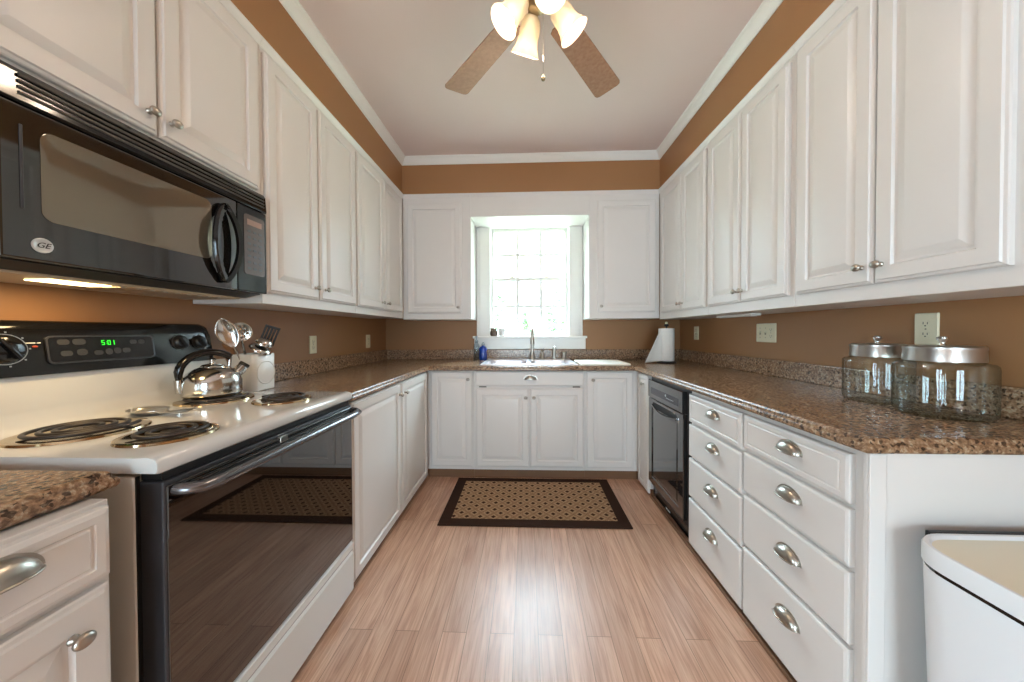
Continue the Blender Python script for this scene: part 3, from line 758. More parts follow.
# door
DY1 = 1.178
b = B(); b.box((MX-.03, MY0, MZ0+.002), (MX, DY1, VZ), .004)
md = b.out('microwave_door', 'mwglass', r)
mt = FM((.690+1.075)/2, (1.450+1.640)/2)
B().poly([rrect(.392,.200,.022,.0002), rrect(.392,.200,.022,.0012), rrect(.388,.196,.020,.0014)], mt).out('door_window', 'mwwin', md)
b = B(); b.box((MX, MY0+.028, 1.462), (MX+.002, MY0+.033, 1.640), .0008, 1); b.out('door_highlight', 'slate', md)  # paler strip standing in for a vertical highlight on the door
mt = FM(.686, 1.389)
B().lathe([(0,.0002), (.0165,.0002), (.0165,.0022), (.0145,.003), (.013,.0022), (0,.0022)], mt, 32).out('round_badge', mat('badge_silver', (206,206,204), .3, .5), md, 40)
def text_mesh(txt, size, mtx, name, m, parent, ext=.0004, shear=0):
    cu = bpy.data.curves.new(name, 'FONT'); cu.body = txt; cu.size = size; cu.extrude = ext; cu.align_x = 'CENTER'; cu.align_y = 'CENTER'; cu.shear = shear
    tmp = bpy.data.objects.new('tmp_text', cu); C.objects.link(tmp)
    bpy.context.view_layer.update()
    me = bpy.data.meshes.new_from_object(tmp.evaluated_get(bpy.context.evaluated_depsgraph_get()))
    bpy.data.objects.remove(tmp); bpy.data.curves.remove(cu)
    base = Vector((0,0,0)); q = parent
    while q is not None: base += Vector(q.location); q = q.parent
    for v in me.vertices: v.co = mtx @ v.co - base
    me.materials.append(M[m]); me.name = name
    o = bpy.data.objects.new(name, me); C.objects.link(o); o.parent = parent
    return o
text_mesh('GE', .017, FM(.686, 1.389) @ Matrix.Translation((0,0,.0026)), 'badge_monogram', 'slot', md, shear=.35)
# oval handle: almond-shaped ring standing off the door
b = B(); mh = FM(1.118, 1.512); N_ = 30; Hh = .140
def alm(t, k): return k*(1-t*t)**.72
for sgn in (1, -1):
    rows = []
    for i in range(N_+1):
        t = -1+2*i/N_; wo = alm(t, .052)+.005; ti = max(-1, min(1, t*1.18)); wi = alm(ti, .036) if abs(t*1.18) < 1 else 0
        if sgn < 0 and 2 < i < N_-2 and i % 2: wi -= .003
        z1 = .016+.014*(1-t*t); y = t*Hh
        rows.append([(sgn*wi, y, z1-.012), (sgn*wo, y, z1-.010), (sgn*wo*.98, y, z1-.003), (sgn*(wo*.7+wi*.3), y, z1+.003), (sgn*wi, y, z1-.001)])
    b.poly(rows, mh)
b.out('door_handle', 'black', md, 50)
for t in (-1, 1): B().box((-.009, t*.124-.010, 0), (.009, t*.124+.010, .014), .003, 2, mh).out('handle_mount', 'blackm', md)
# control side
b = B(); b.box((MX-.03, DY1+.003, MZ0+.002), (MX-.001, MY1, VZ), .004); mc = b.out('keypad_panel', 'black', r)
mt = FM(1.256, 1.537)
B().poly([rrect(.096,.232,.012,-.0012), rrect(.096,.232,.012,.0006)], mt).out('keypad', 'panelgrey', mc)
b = B()
for i in range(3):
    for j in range(7):
        b.poly([rrect(.016,.009,.003,.0006,3,(i-1)*.026,.052-j*.024), rrect(.016,.009,.003,.0012,3,(i-1)*.026,.052-j*.024)], mt)
b.out('key_buttons', 'legendd', mc)
B().box((-.034,.076,.0006), (.034,.098,.0012), 0, 1, mt).out('clock_window', mat('keypad_display', (150,118,104), .2), mc)
# underside
b = B(); b.box((XL+.012, MY0+.02, MZ0-.020), (MX-.10, MY1-.02, MZ0-.0125), .002); un = b.out('underside_plate', 'hood', r)
B().box((-1.275, .780, MZ0-.023), (-1.205, .905, MZ0-.0195), .002).out('lamp_lens', 'hoodlamp', un)
b = B()
for i in range(9): b.box((-1.36, .92+i*.038, MZ0-.023), (-1.20, .935+i*.038, MZ0-.0195))
b.out('grease_filter', 'brushed', un)
L = bpy.data.lights.new('hood_lamp', 'AREA'); L.shape = 'RECTANGLE'; L.size = .12; L.size_y = .06; L.energy = HOOD_W; L.color = (1, .72, .38)
o = bpy.data.objects.new('hood_lamp', L); C.objects.link(o); o.parent = r; o.location = Vector((-1.24, .842, MZ0-.027)) - r.location; o.rotation_euler = (0, 0, PI/2)

# ------------------------------------------------------------------ dishwasher
r = thing('dishwasher', 'glossy black built-in dishwasher between pull-out cabinet and drawers', 'dishwasher', (1.2, 2.08, 0))
dy0, dy1 = 1.796, 2.368
B().box((RF+.004, dy0, .095), (XR-.012, dy1, .872), .002).out('dishwasher_body', 'blackm', r)
mt = FR(RF+.004, dy1-.004, .125)
dw = dy1-dy0-.008-.052
b = B(); b.poly([rect(i, j, dw-i, .598-j, z) for i, j, z in [(0,0,0), (0,0,.018), (.004,.004,.022), (.055,.045,.022), (.060,.050,.017), (.075,.065,.017), (.085,.075,.020)]], mt)
dd = b.out('dishwasher_door', 'dwash', r)
b = B(); b.poly([rrect(.36,.040,.018,.0215,5,dw/2,.560), rrect(.36,.040,.018,.0222,5,dw/2,.560)], mt); b.out('handle_recess', 'slot', dd)
b = B(); b.tube([(dw/2-.19+.38*i/12, .556-.022*math.sin(PI*i/12), .023+.016*math.sin(PI*i/12)) for i in range(13)], .007, 10, mtx=mt); b.out('handle', 'dwash', dd, 60)
mt2 = FR(RF+.004, dy1-.004, .728)
b = B(); b.poly([rect(i, i, dw-i, .125-i, z) for i, z in [(0,0), (0,.022), (.004,.026), (.010,.026)]], mt2); cp = b.out('control_strip', 'dwash', r)
b = B()
b.box((.05,.030,.0255), (dw-.05,.075,.0268), .0005, 1, mt2)
b.out('control_band', mat('grey_control_band', (60,60,66), .15), cp)
b = B()
for i in range(6): b.box((.30+i*.018,.045,.0268), (.308+i*.018,.050,.0274), 0, 1, mt2)
b.lathe([(0,.0266), (.008,.0266), (.008,.0276), (0,.0276)], mt2 @ Matrix.Translation((.29,.060,0)), 20)
b.out('panel_mark', 'legend', cp)
B().box((RF+.018, dy0, .018), (RF+.05, dy1, .094), .002).out('kick_plate', 'black', r)
B().box((RF+.0165, dy0+.30, .03), (RF+.018, dy0+.36, .040)).out('kick_mark', 'legend', r)  # small white strip low on the kick plate
B().box((RF+.0045, dy0, .10), (RF+.012, dy0+.048, .872)).out('side_filler', 'black', r)

# ------------------------------------------------------------------ sink and taps
r = thing('kitchen_sink', 'double-bowl stainless sink set in counter under the window', 'sink', (.025, 2.94, CT))
b = B(); zr = CT+.007
ox0, ox1, oy0, oy1 = -.372, .422, 2.668, 3.205
bowls = [(-.330, .005), (.040, .375)]
by0, by1 = 2.712, 3.105
def flat(x0, y0, x1, y1): b.box((x0, y0, CT-.004), (x1, y1, zr))
flat(ox0, oy0, ox1, by0); flat(ox0, by1, ox1, oy1)
flat(ox0, by0, bowls[0][0], by1); flat(bowls[0][1], by0, bowls[1][0], by1); flat(bowls[1][1], by0, ox1, by1)
b.tube([(ox0,oy0,zr-.003), (ox1,oy0,zr-.003), (ox1,oy1,zr-.003), (ox0,oy1,zr-.003), (ox0,oy0+.001,zr-.003)], .005, 8)
b.out('sink_rim', 'sinkw', r, 50)
for x0, x1 in bowls:
    b = B(); cx, cy, w_, h_ = (x0+x1)/2, (by0+by1)/2, x1-x0, by1-by0
    b.poly([rrect(w_,h_,.003,zr-.0005,6,cx,cy), rrect(w_-.004,h_-.004,.05,zr-.012,6,cx,cy), rrect(w_-.02,h_-.02,.06,CT-.15,6,cx,cy), rrect(w_-.05,h_-.05,.06,CT-.175,6,cx,cy), rrect(w_*.3,h_*.3,.03,CT-.18,6,cx,cy)], None, False, True)
    bo = b.out('sink_bowl', 'sinkw', r, 50)
    b = B(); b.lathe([(0,.001), (.02,.001), (.024,.004), (.042,.004), (.045,.001)], Matrix.Translation((cx, cy, CT-.18)), 24); b.out('drain_strainer', 'chrome', bo, 60)
fy = 3.152
r = thing('kitchen_faucet', 'tall nickel pull-down gooseneck faucet behind the sink bowls', 'faucet', (.060, fy, zr))
b = B(); b.lathe([(0,0), (.030,0), (.030,.006), (.024,.012), (.022,.05), (.020,.06)], Matrix.Translation((.060, fy, zr)), 24); b.out('faucet_base', 'nickel', r, 50)
pts = [(.060, fy, zr+.05), (.060, fy, zr+.20)]
for i in range(1, 11):
    a = PI*i/11; pts.append((.060, fy-.055+.055*math.cos(a), zr+.235+.07*math.sin(a)))
pts.append((.060, fy-.112, zr+.22))
B().tube(pts, .0135, 16).out('spout', 'nickel', r, 60)
B().tube([(.060, fy-.112, zr+.235), (.060, fy-.114, zr+.20), (.060, fy-.117, zr+.155), (.060, fy-.118, zr+.148)], [.0165,.0175,.020,.017], 16).out('spray_head', 'nickel', r, 50)
r = thing('faucet_lever', 'short nickel lever tap beside the gooseneck faucet', 'tap handle', (.160, fy, zr))
b = B(); b.lathe([(0,0), (.025,0), (.025,.006), (.019,.012), (.019,.055), (.017,.068), (.008,.076), (0,.077)], Matrix.Translation((.160, fy, zr)), 24); b.out('valve_body', 'nickel', r, 50)
B().tube([(.160, fy, zr+.070), (.163, fy-.025, zr+.088), (.166, fy-.06, zr+.104)], [.008,.007,.006], 10).out('lever', 'nickel', r, 60)
r = thing('soap_dispenser', 'slender nickel soap pump, second right of the gooseneck faucet', 'soap dispenser', (.272, fy, zr))
b = B(); b.lathe([(0,0), (.024,0), (.024,.006), (.014,.013), (.013,.085), (.015,.09), (.015,.110), (.012,.120), (0,.121)], Matrix.Translation((.272, fy, zr)), 24); b.out('pump_body', 'nickel', r, 50)
B().tube([(.272, fy, zr+.112), (.272, fy-.03, zr+.125), (.272, fy-.058, zr+.122), (.272, fy-.066, zr+.112)], .007, 10).out('pump_spout', 'nickel', r, 60)
r = thing('air_gap_cap', 'small squat nickel cap, furthest right of the sink fittings', 'sink fitting', (.366, fy, zr))
b = B(); b.lathe([(0,0), (.026,0), (.026,.006), (.019,.012), (.019,.045), (.021,.052), (.017,.066), (0,.070)], Matrix.Translation((.366, fy, zr)), 24); b.out('cap_body', 'nickel', r, 50)
B().tube([(.366, fy-.01, zr+.052), (.352, fy-.05, zr+.060)], .006, 8).out('cap_lever', 'nickel', r, 60)
# cutting board
b = B(); b.poly([rrect(.395,.415,.02,CT+.0005,5,.645,2.842), rrect(.399,.419,.02,CT+.003,5,.645,2.842), rrect(.399,.419,.02,CT+.010,5,.645,2.842), rrect(.393,.413,.018,CT+.0125,5,.645,2.842)])
tag(b.out('cutting_board', 'board'), 'flat white cutting board lying on counter right of the sink', 'cutting board')
# bottles left of sink
r = thing('soap_bottle', 'blue soap bottle at left back corner of the sink', 'bottle', (-.417, 3.15, CT))
mt = Matrix.Translation((-.417, 3.15, CT)) @ Matrix.Diagonal((1, .75, 1, 1))
B().lathe([(0,0), (.034,0), (.038,.006), (.039,.05), (.035,.085), (.040,.105), (.030,.128), (.014,.136), (.014,.142), (0,.142)], mt, 24).out('bottle_body', 'blue', r, 50)
B().lathe([(.016,.140), (.017,.142), (.017,.155), (.010,.160), (.009,.172), (0,.174)], mt, 20).out('bottle_cap', 'clearp', r, 40)
r = thing('clear_bottle', 'tall clear pump bottle left of the blue soap bottle', 'bottle', (-.484, 3.165, CT))
mt = Matrix.Translation((-.484, 3.165, CT)) @ Matrix.Diagonal((1, .8, 1, 1))
B().lathe([(0,.001), (.026,.001), (.030,.006), (.030,.13), (.026,.15), (.013,.165), (.013,.178)], mt, 24).out('bottle_body', 'clearp', r, 50)
b = B(); b.lathe([(.0145,.170), (.016,.172), (.016,.190), (.006,.194), (.005,.222), (.011,.224), (.011,.232), (0,.234)], mt, 20); b.tube([(-.484,3.165,CT+.228), (-.484,3.135,CT+.228), (-.484,3.122,CT+.220)], .005, 8); b.out('pump_top', 'clearp', r, 50)
# sill pots
b = B(); b.lathe([(0,0), (.030,0), (.036,.012), (.038,.030), (.033,.052), (.028,.060), (.034,.070), (.036,.076), (.031,.077), (.026,.062), (.026,.02), (0,.012)], Matrix.Translation((-.317, 3.205, 1.152)), 28)
tag(b.out('clay_pot', 'clay', None, 50), 'small brown glazed pot on the window sill', 'pot')
b = B(); b.lathe([(0,0), (.024,0), (.027,.008), (.035,.072), (.037,.076), (.033,.077), (.025,.012), (0,.008)], Matrix.Translation((-.236, 3.205, 1.152)), 28)
tag(b.out('ceramic_cup', 'white', None, 50), 'small white tapered cup beside brown pot on sill', 'cup')

# ------------------------------------------------------------------ paper towel
px, py = 1.215, 2.86
r = thing('paper_towel_holder', 'black upright paper towel holder with pale finial in right corner', 'paper towel holder', (px, py, CT))
b = B(); b.lathe([(0,0), (.078,0), (.080,.004), (.076,.010), (.02,.014), (0,.014)], Matrix.Translation((px, py, CT)), 32); b.out('holder_base', 'blackm', r, 50)
b = B(); b.tube([(px, py, CT+.012), (px, py, CT+.325)], .006, 10); b.ball((px, py, CT+.325), .020, .020, .012, 8); b.out('holder_post', 'blackm', r, 50)
B().ball((px, py, CT+.344), .011, .011, .012, 8).out('finial', 'ivory', r, 60)
r = thing('paper_towel_roll', 'white paper towel roll with loose sheet flared to the left', 'paper towel', (px, py, CT))
R = .062
b = B(); b.lathe([(.020,.018), (R,.018), (R+.001,.02), (R+.001,.296), (R,.298), (.020,.298)], Matrix.Translation((px, py, CT)), 36, True); b.out('towel_roll', 'paper', r, 40)
def sheet(u, v):
    # leaves the roll at its left front, corner pulled out and down to the left
    a = math.radians(215)
    p0 = Vector((px+(R+.002)*math.cos(a), py+(R+.002)*math.sin(a), CT+.018+.280*v))
    d = Vector((-.155*(1-v)**1.0 - .010, -.055*(1-v), -.012*(1-v)))
    q = p0 + d*u + Vector((0, .012*math.sin(u*PI), 0))
    q.z = max(q.z, CT+.003)
    return q
b = B(); b.grid(sheet, 14, 14)
o = b.out('loose_sheet', 'paper', r, 60); md_ = o.modifiers.new('thickness', 'SOLIDIFY'); md_.thickness = .0012

# ------------------------------------------------------------------ glass jars
def jar(x, y, R, H, label):
    r = thing('glass_jar', label, 'jar', (x, y, CT), 'glass jars on the right counter')
    mt = Matrix.Translation((x, y, CT+.0005))
    hb = H*.70
    outer = [(0,0), (R*.86,0), (R*.93,.003), (R*.985,.012), (R,.025), (R,hb*.90), (R*.985,hb*.955), (R*.93,hb*.99), (R*.84,hb), (R*.79,hb*1.01), (R*.76,hb*1.03), (R*.76,hb*1.07)]
    rim = [(R*.74,hb*1.07), (R*.74,hb*1.02)]
    B().lathe(outer+rim, mt, 56).out('jar_glass', 'jar', r, 60)
    lz = hb*1.035
    b = B(); b.lathe([(R*.77,lz), (R*.79,lz), (R*.795,lz+.004), (R*.78,lz+.034), (R*.795,lz+.038), (R*.79,lz+.044), (R*.74,lz+.048), (R*.3,lz+.050), (0,lz+.050)], mt, 48)
    lid = b.out('jar_lid', 'brushed', r, 40)
    b = B(); b.lathe([(0,lz+.049), (.010,lz+.049), (.007,lz+.054), (.008,lz+.062), (.013,lz+.068), (.013,lz+.074), (.008,lz+.078), (0,lz+.079)], mt, 20); b.out('lid_knob', 'steel', lid, 50)
jar(1.338, 1.095, .107, .242, 'larger clear glass jar with steel lid, nearer the counter end')
jar(1.352, 1.302, .096, .240, 'smaller clear glass jar with steel lid, behind the larger jar')

# ------------------------------------------------------------------ outlets and switches
def plate(mtx, w, h, name, label, cat, items):
    o_ = mtx.translation
    r = thing(name, label, cat, tuple(o_))
    b = B(); b.poly([rrect(w,h,.004,0), rrect(w,h,.004,.003), rrect(w-.006,h-.006,.003,.006)], mtx); b.out('cover_plate', 'ivory', r)
    for kind, x in items:
        if kind == 'd':
            for y in (.020, -.020):
                b = B(); b.poly([rrect(.028,.028,.011,.0055,4,x,y), rrect(.028,.028,.011,.0075,4,x,y)], mtx); rc = b.out('receptacle', 'ivory', r)
                b = B(); b.box((x-.0075,y-.002,.0073), (x-.0055,y+.007,.0078), 0, 1, mtx); b.box((x+.0055,y-.002,.0073), (x+.0075,y+.006,.0078), 0, 1, mtx)
                b.lathe([(0,.0073), (.0025,.0073), (.0025,.0078), (0,.0078)], mtx @ Matrix.Translation((x, y-.0075, 0)), 12); b.out('slots', 'slot', rc)
        else:
            b = B(); b.box((x-.006,-.012,.0055), (x+.006,.012,.0068), .001, 1, mtx); tg = b.out('toggle_surround', 'ivoryd', r)
            b = B(); b.box((x-.0045,-.002,.006), (x+.0045,.012,.017), .0015, 2, mtx); b.out('toggle', 'ivory', tg)
    b = B()
    for kind, x in items:
        for y in ((0,) if kind == 'd' else (.030, -.030)):
            b.lathe([(0,.0058), (.003,.0058), (.0025,.0072), (0,.0074)], mtx @ Matrix.Translation((x, y, 0)), 10)
    b.out('screws', 'ivoryd', r)
wl = lambda y, z: frame((XL, y, z), (0,1,0), (1,0,0)); wr = lambda y, z: frame((XR, y, z), (0,-1,0), (-1,0,0))
plate(wl(2.112, 1.113), .072, .118, 'wall_outlet', 'ivory outlet on left wall, nearer the range', 'outlet', [('d',0)])
plate(wl(2.870, 1.113), .072, .118, 'wall_outlet', 'ivory outlet on left wall, nearer the back corner', 'outlet', [('d',0)])
plate(wr(2.936, 1.176), .072, .118, 'light_switch', 'narrow ivory light switch right of the paper towel', 'switch', [('t',0)])
plate(wr(2.100, 1.181), .165, .118, 'switch_plate', 'wide ivory plate with two switches and an outlet, right wall', 'switch', [('t',-.046), ('t',0), ('d',.046)])
plate(wr(1.281, 1.198), .074, .120, 'wall_outlet', 'ivory outlet on right wall above the glass jars', 'outlet', [('d',0)])

# ------------------------------------------------------------------ things on the range
kx, ky, kz = -1.236, 1.236, .929+.0195
r = thing('tea_kettle', 'stainless steel tea kettle on the rear right burner', 'kettle', (kx, ky, kz))
mt = Matrix.Translation((kx, ky, kz))
b = B(); b.lathe([(0,0), (.084,0), (.090,.004), (.092,.012), (.091,.055), (.086,.074), (.074,.092), (.056,.105), (.036,.113), (0,.116)], mt, 48); b.out('kettle_body', 'steel', r, 50)
b = B(); b.lathe([(.036,.110), (.037,.116), (.030,.121), (.010,.125), (.008,.132), (.012,.140), (.008,.146), (0,.147)], mt, 28); b.out('kettle_lid', 'steel', r, 50)
sd = Vector((.55, .84, 0)).normalized()
p0 = Vector((kx, ky, kz))
b = B(); b.tube([p0+sd*.060+Vector((0,0,.070)), p0+sd*.082+Vector((0,0,.090)), p0+sd*.098+Vector((0,0,.110))], [.024,.020,.017], 16); sp = b.out('kettle_spout', 'steel', r, 50)
b = B(); b.tube([p0+sd*.095+Vector((0,0,.107)), p0+sd*.103+Vector((0,0,.117))], [.019,.019], 14); b.out('spout_cap', 'blackm', sp, 50)
hp = []
for i in range(15):
    a = math.radians(195 - 150*i/14)
    hp.append(p0 + sd*(.088*math.cos(a)-.008) + Vector((0,0,.090+.080*math.sin(a))))
hp.insert(0, p0 - sd*.090 + Vector((0,0,.035)))
B().tube(hp, [.010]*3+[.012]*(len(hp)-3), 12, flat=1.3).out('kettle_handle', 'black', r, 60)
b = B(); b.tube([hp[-1], p0+sd*.052+Vector((0,0,.125)), p0+sd*.050+Vector((0,0,.100))], .006, 10); b.out('handle_bracket', 'steel', r, 60); b = B(); b.tube([p0 - sd*.094 + Vector((0,0,.02)), p0 - sd*.098 + Vector((0,0,.07))], .009, 10, flat=1.6); b.out('handle_bracket', 'steel', r, 60)
# spoon rest
r0 = Vector((-1.200, 1.005, .9295)); dv = Vector((.83, -.10, 0)).normalized(); nv = Vector((-dv.y, dv.x, 0))
b = B()
def srest(u, v):
    t = u; wv = .044*math.sin(PI*min(1, t/.62))**.6 if t < .50 else max(.013, .044*math.sin(PI*min(1, t/.62))**.6) if t < .62 else .013+.017*((t-.62)/.38)
    wv = max(wv, .004)
    q = (v-.5)*2
    bowl = (.016 if t < .60 else .005)*(q*q) + (.006*math.sin(PI*min(1, t/.6)) if False else 0)
    lift = .020*max(0, (t-.55)/.45)*(1-.45*max(0, (t-.55)/.45))
    return r0 + dv*(.215*(t-.45)) + nv*(wv*q) + Vector((0,0,.001+bowl+lift))
b.grid(srest, 28, 10)
o = b.out('spoon_rest', 'brushed', None, 60); o.modifiers.new('thickness', 'SOLIDIFY').thickness = .0015
tag(o, 'shallow metal spoon rest lying between the rear burners', 'spoon rest')

# ------------------------------------------------------------------ utensil crock
cx, cy = -1.308, 1.508
r = thing('utensil_crock', 'square white ceramic crock holding kitchen utensils behind the kettle', 'crock', (cx, cy, CT))
b = B(); b.poly([rrect(.122,.122,.018,CT+.0005,5,cx,cy), rrect(.128,.128,.02,CT+.004,5,cx,cy), rrect(.130,.130,.02,CT+.170,5,cx,cy), rrect(.126,.126,.018,CT+.174,5,cx,cy), rrect(.118,.118,.015,CT+.172,5,cx,cy), rrect(.114,.114,.014,CT+.012,5,cx,cy)]); b.out('crock_body', 'white', r, 40)
b = B(); b.lathe([(.050,0), (.053,.002), (.056,0)], frame((cx+.0645, cy, CT+.085), (0,1,0), (1,0,0)), 36); b.out('embossed_ring', 'white', r, 60)
def lean(tip, foot, label, name, cat='utensil'):
    t = thing(name, label, cat, foot, 'utensils in the white crock'); return t
ft = (cx-.02, cy-.02, CT+.015)
def basis(d, hint):
    d = Vector(d).normalized(); x = Vector(hint); x = (x-d*x.dot(d)).normalized(); y = d.cross(x); return x, y, d
def place(o, x, y, d): return Matrix(((x.x,y.x,d.x,o[0]), (x.y,y.y,d.y,o[1]), (x.z,y.z,d.z,o[2]), (0,0,0,1)))
cam_dir = Vector((.65, -.75, .1)).normalized()
# large solid turner / dark spoon leaning left toward the wall
def utensil(foot, top, label, name, build):
    foot = Vector(foot); top = Vector(top); d = (top-foot); L_ = d.length
    side = d.normalized().cross(cam_dir).normalized()
    x, y, dd = basis(d, side)
    m_ = place(foot, x, y, dd)          # local x: across as seen from the room, z along the handle, y away/toward
    t = thing(name, label, 'utensil', tuple(foot), 'utensils in the white crock')
    build(t, m_, L_)
def u_spoon(t, m_, L_):
    B().tube([(0,0,0), (0,0,L_*.6)], .005, 8, mtx=m_, flat=.6).out('handle', 'steel', t, 60)
    b = B()
    def f(u, v):
        a = PI*u; w_ = .040*math.sin(a)**.7 if 0 < u < 1 else 0.002
        q = 2*v-1
        return m_ @ Vector((w_*q, .014*(1-q*q)*math.sin(a), L_*.6-.003+L_*.42*u))
    b.grid(f, 16, 10); o = b.out('spoon_bowl', 'steel', t, 60); o.modifiers.new('thickness', 'SOLIDIFY').thickness = .0015
def u_wood(t, m_, L_):
    B().tube([(0,0,0), (0,0,L_*.7), (0,0,L_*.82)], [.006,.007,.009], 10, mtx=m_).out('handle', 'wood', t, 60)
    B().ball((0,0,L_*.9), .024, .009, .034, 10, m_).out('paddle', 'wood', t, 60)
def u_skimmer(t, m_, L_):
    B().tube([(0,0,0), (0,0,L_-.038)], .005, 8, mtx=m_).out('handle', 'steel', t, 60)
    b = B(); R_ = .044; NR, NA = 12, 48
    mm = m_ @ Matrix.Translation((0,0,L_)) @ Matrix.Rotation(PI/2, 4, 'X')
    holes = [(.0,.0)] + [(.014*math.cos(k*PI/3), .014*math.sin(k*PI/3)) for k in range(6)] + [(.028*math.cos(k*PI/6), .028*math.sin(k*PI/6)) for k in range(12)]
    n = 44
    V = {}
    def vert(i, j):
        if (i, j) not in V:
            x = (i/n*2-1)*R_; y = (j/n*2-1)*R_; rr = (x*x+y*y)/(R_*R_)
            V[(i, j)] = b.bm.verts.new(mm @ Vector((x, y, .012*(rr-1))))
        return V[(i, j)]
    for i in range(n):
        for j in range(n):
            x = ((i+.5)/n*2-1)*R_; y = ((j+.5)/n*2-1)*R_
            if x*x+y*y > R_*R_ or any((x-hx)**2+(y-hy)**2 < .0038**2 for hx, hy in holes): continue
            b.bm.faces.new((vert(i,j), vert(i+1,j), vert(i+1,j+1), vert(i,j+1)))
    o = b.out('perforated_disc', 'steel', t, 60); o.modifiers.new('thickness', 'SOLIDIFY').thickness = .0012
    B().lathe([(R_-.001,-.0012), (R_+.0015,-.001), (R_+.0015,.0015), (R_-.001,.0012)], mm, 40, True).out('disc_rim', 'steel', t, 60)
def u_ladle(t, m_, L_):
    B().tube([(0,0,0), (0,0,L_-.02)], .005, 8, mtx=m_).out('handle', 'steel', t, 60)
    mm = m_ @ Matrix.Translation((0,.0,L_)) @ Matrix.Rotation(.35, 4, 'Y')
    b = B(); R_ = .036; P = [(R_*math.sin(PI/2*k/8), R_*.8*math.cos(PI/2*k/8)) for k in range(9)]
    b.lathe(P + [(q[0]*.95, q[1]*.95-.001) for q in P[::-1]], mm, 32); b.out('scoop_bowl', 'steel', t, 60)
    b = B(); P = [(.044*math.sin(PI/2*k/8)+.004, -.010-.022*(1-math.cos(PI/2*k/8))) for k in range(9)]
    b.lathe(P + [(q[0]*.95, q[1]-.0015) for q in P[::-1]], mm, 32, True); b.out('flared_collar', 'steel', t, 60)
def u_spatula(t, m_, L_):
    B().tube([(0,0,0), (0,0,L_*.72)], .005, 8, mtx=m_).out('handle', 'blackm', t, 60)
    b = B(); z0_ = L_*.70; z1_ = L_; w_ = .030
    for i in range(5):
        x = -w_+w_*2*i/4.6; b.box((x, -.0015, z0_+.012), (x+.009, .0015, z1_-.010), .0005, 1, m_)
    b.box((-w_, -.0015, z1_-.012), (w_+.002, .0015, z1_), .0005, 1, m_); b.box((-w_, -.0016, z0_), (w_+.002, .0016, z0_+.014), .0005, 1, m_)
    b.out('slotted_blade', 'blackm', t)
def u_whisk(t, m_, L_):
    B().tube([(0,0,0), (0,0,L_)], .0028, 6, mtx=m_).out('handle', 'steel', t, 60)
utensil((cx+.02, cy-.02, CT+.014), (-1.352, 1.392, 1.256), 'large steel serving spoon leaning left out of the crock', 'serving_spoon', u_spoon)
utensil((cx-.03, cy+.01, CT+.014), (-1.358, 1.425, 1.165), 'wooden spoon leaning left in the crock', 'wooden_spoon', u_wood)
utensil((cx-.02, cy+.02, CT+.014), (-1.322, 1.455, 1.197), 'steel skimmer with a round perforated head', 'skimmer', u_skimmer)
utensil((cx-.01, cy+.03, CT+.014), (-1.246, 1.500, 1.140), 'shiny steel ladle with domed head at the crock front right', 'ladle', u_ladle)
utensil((cx-.02, cy-.01, CT+.014), (-1.235, 1.545, 1.225), 'black slotted spatula leaning right out of the crock', 'slotted_spatula', u_spatula)

# ------------------------------------------------------------------ rug and bin
r = thing('kitchen_rug', 'tan diamond-patterned rug with dark brown border before the sink', 'rug', (.045, 2.32, 0))
x0, x1, y0, y1, bw = -.550, .642, 1.966, 2.612, .072
b = B()
for lo_, hi_ in (((x0,y0),(x1,y0+bw)), ((x0,y1-bw*.8),(x1,y1)), ((x0,y0+bw),(x0+bw,y1-bw*.8)), ((x1-bw,y0+bw),(x1,y1-bw*.8))):
    b.box((lo_[0], lo_[1], .0004), (hi_[0], hi_[1], .009), .0015, 1)
b.out('rug_border', 'rugb', r)
B().box((x0+bw-.002, y0+bw-.002, .0006), (x1-bw+.002, y1-bw*.8+.002, .008)).out('rug_field', 'rug', r)

r = thing('trash_bin', 'white lidded trash bin with black rim line at right counter end', 'trash bin', (1.14, .62, 0))
bcx, bcy, bw_, bh_ = 1.137, .600, .450, .455
b = B(); b.poly([rrect(bw_-.05,bh_-.05,.07,.0005,8,bcx,bcy), rrect(bw_-.04,bh_-.04,.075,.008,8,bcx,bcy), rrect(bw_-.006,bh_-.006,.085,.640,8,bcx,bcy), rrect(bw_-.010,bh_-.010,.08,.646,8,bcx,bcy)]); b.out('bin_body', 'bin', r, 40)
B().poly([rrect(bw_-.008,bh_-.008,.085,.6465,8,bcx,bcy), rrect(bw_-.008,bh_-.008,.085,.656,8,bcx,bcy)]).out('black_gasket', 'black', r)
b = B(); b.poly([rrect(bw_,bh_,.088,.6565,8,bcx,bcy), rrect(bw_,bh_,.088,.690,8,bcx,bcy), rrect(bw_-.008,bh_-.008,.084,.698,8,bcx,bcy), rrect(bw_-.022,bh_-.022,.078,.698,8,bcx,bcy), rrect(bw_-.030,bh_-.030,.075,.690,8,bcx,bcy)], None, True, False); ld = b.out('bin_lid', 'bin', r, 40)
b = B(); b.poly([rrect(bw_-.030,bh_-.030,.075,.690,8,bcx,bcy), rrect(bw_-.10,bh_-.10,.05,.688,8,bcx,bcy)], None, False, True); b.out('lid_inset', 'binlid', ld, 60)
B().box((bcx-.15, bcy+bh_/2-.003, .672), (bcx+.15, bcy+bh_/2+.010, .6995), .003).out('lid_back_bar', 'blackm', r)  # thin dark bar along the lid's back edge

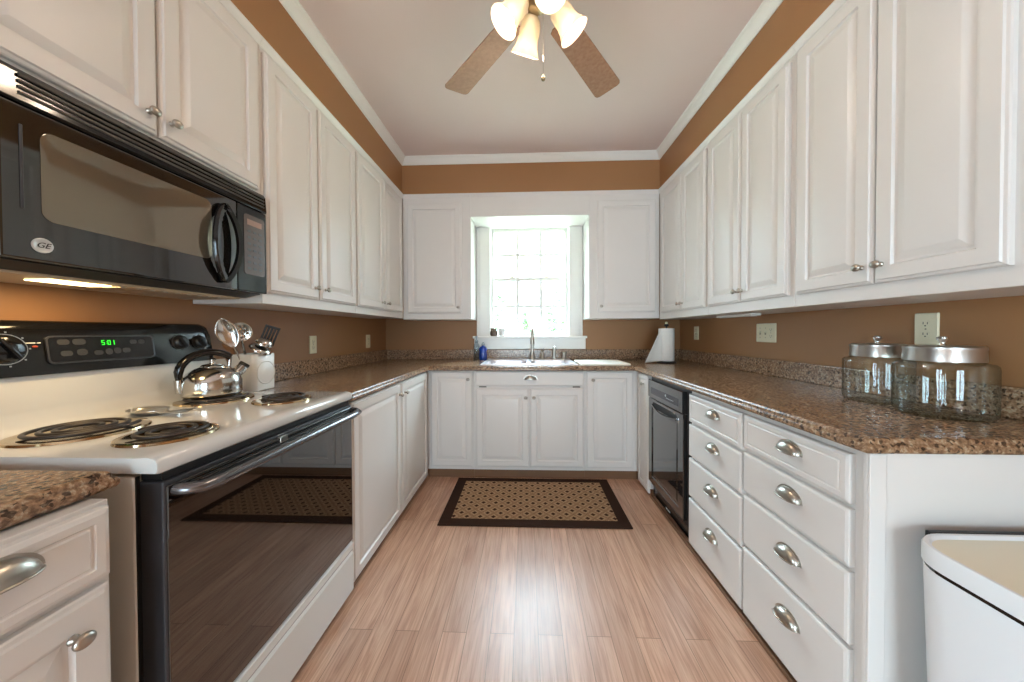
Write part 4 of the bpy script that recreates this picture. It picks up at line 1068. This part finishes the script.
# ------------------------------------------------------------------ ceiling fan with lights
fx, fyy, bz = .058, 1.31, 2.535
r = thing('ceiling_fan', 'ceiling fan with brown blades and four frosted bell lights', 'ceiling fan', (fx, fyy, ZC))
mt = Matrix.Translation((fx, fyy, 0))
b = B(); b.lathe([(0,ZC), (.070,ZC), (.068,ZC-.03), (.030,ZC-.055), (.014,ZC-.058), (.014,2.675), (.05,2.67), (.10,2.655), (.115,2.62), (.115,2.575), (.10,2.555), (.06,2.545), (.055,2.53), (.06,2.515), (.05,2.495), (.02,2.482), (0,2.48)], mt, 40); b.out('motor_housing', 'bronze', r, 40)
for k in range(5):
    a = math.radians(53+72*k + (6.5 if k == 1 else 0))
    rot = mt @ Matrix.Rotation(a, 4, 'Z') @ Matrix.Translation((0,0,bz)) @ Matrix.Rotation(math.radians(-9), 4, 'X')
    b = B(); outl = []
    L0, L1, w0, w1 = .17, .675, .056, .072
    for x, y in ((L0, -w0), (L1-.02, -w1)): outl.append((x, y))
    outl += [(L1-.006, -w1+.006), (L1, -w1+.02), (L1, w1-.02), (L1-.006, w1-.006)]
    outl += [(L1-.02, w1), (L0, w0), (L0-.01, w0-.015), (L0-.01, -w0+.015)]
    b.poly([[(x, y, -.003) for x, y in outl], [(x, y, .003) for x, y in outl]], rot)
    bl = b.out('blade', 'blade', r)
    b = B(); b.box((.09,-.018,.003), (.21,.018,.008), .002, 2, rot); b.box((.19,-.035,.003), (.24,.035,.007), .002, 2, rot); b.out('blade_bracket', 'bronze', bl)
sh = [(q*.93, z*.95) for q, z in [(.020,0), (.022,.004), (.034,.014), (.044,.034), (.047,.060), (.046,.085), (.051,.110), (.062,.132), (.068,.142)]]
for k, az in enumerate((114, 12, -76, 190)):
    a = math.radians(az); h = Vector((math.cos(a), math.sin(a), 0))
    neck = Vector((fx, fyy, 2.508)) + h*.060
    d = (h*.62 + Vector((0,0,-.78))).normalized()
    x_, y_, d_ = basis(d, (0,0,1)); m_ = place(neck, x_, y_, d_)
    b = B(); b.lathe(sh + [(q[0]-.003, q[1]) for q in sh[::-1]], m_, 36)
    s_o = b.out('lamp_shade', 'shade', r, 60)
    b = B(); b.tube([Vector((fx, fyy, 2.512))+h*.03, neck-d*.012, neck+d*.004], [.014,.020,.022], 16); b.out('socket', 'bronze', r, 50)
    b = B(); b.lathe([(0,.008), (.012,.010), (.014,.03), (.026,.055), (.029,.075), (.022,.095), (.010,.104), (0,.106)], m_, 24); b.out('bulb', 'bulb', s_o, 60)
    Lt = bpy.data.lights.new('fan_lamp', 'POINT'); Lt.energy = BULB_W; Lt.color = BULB_COL; Lt.shadow_soft_size = .03
    lo_ = bpy.data.objects.new('fan_lamp', Lt); C.objects.link(lo_); lo_.parent = r; lo_.location = neck + d*.122 - r.location
b = B(); b.tube([(fx+.014, fyy+.0, 2.49), (fx+.014, fyy, 2.215)], .0014, 6); ch = b.out('pull_chain', 'chrome', r, 60)
B().lathe([(0,0), (.006,.002), (.0085,.009), (.007,.016), (.003,.020), (.003,.026), (0,.027)], Matrix.Translation((fx+.014, fyy, 2.190)), 16).out('pull_knob', 'bronze', ch, 60)
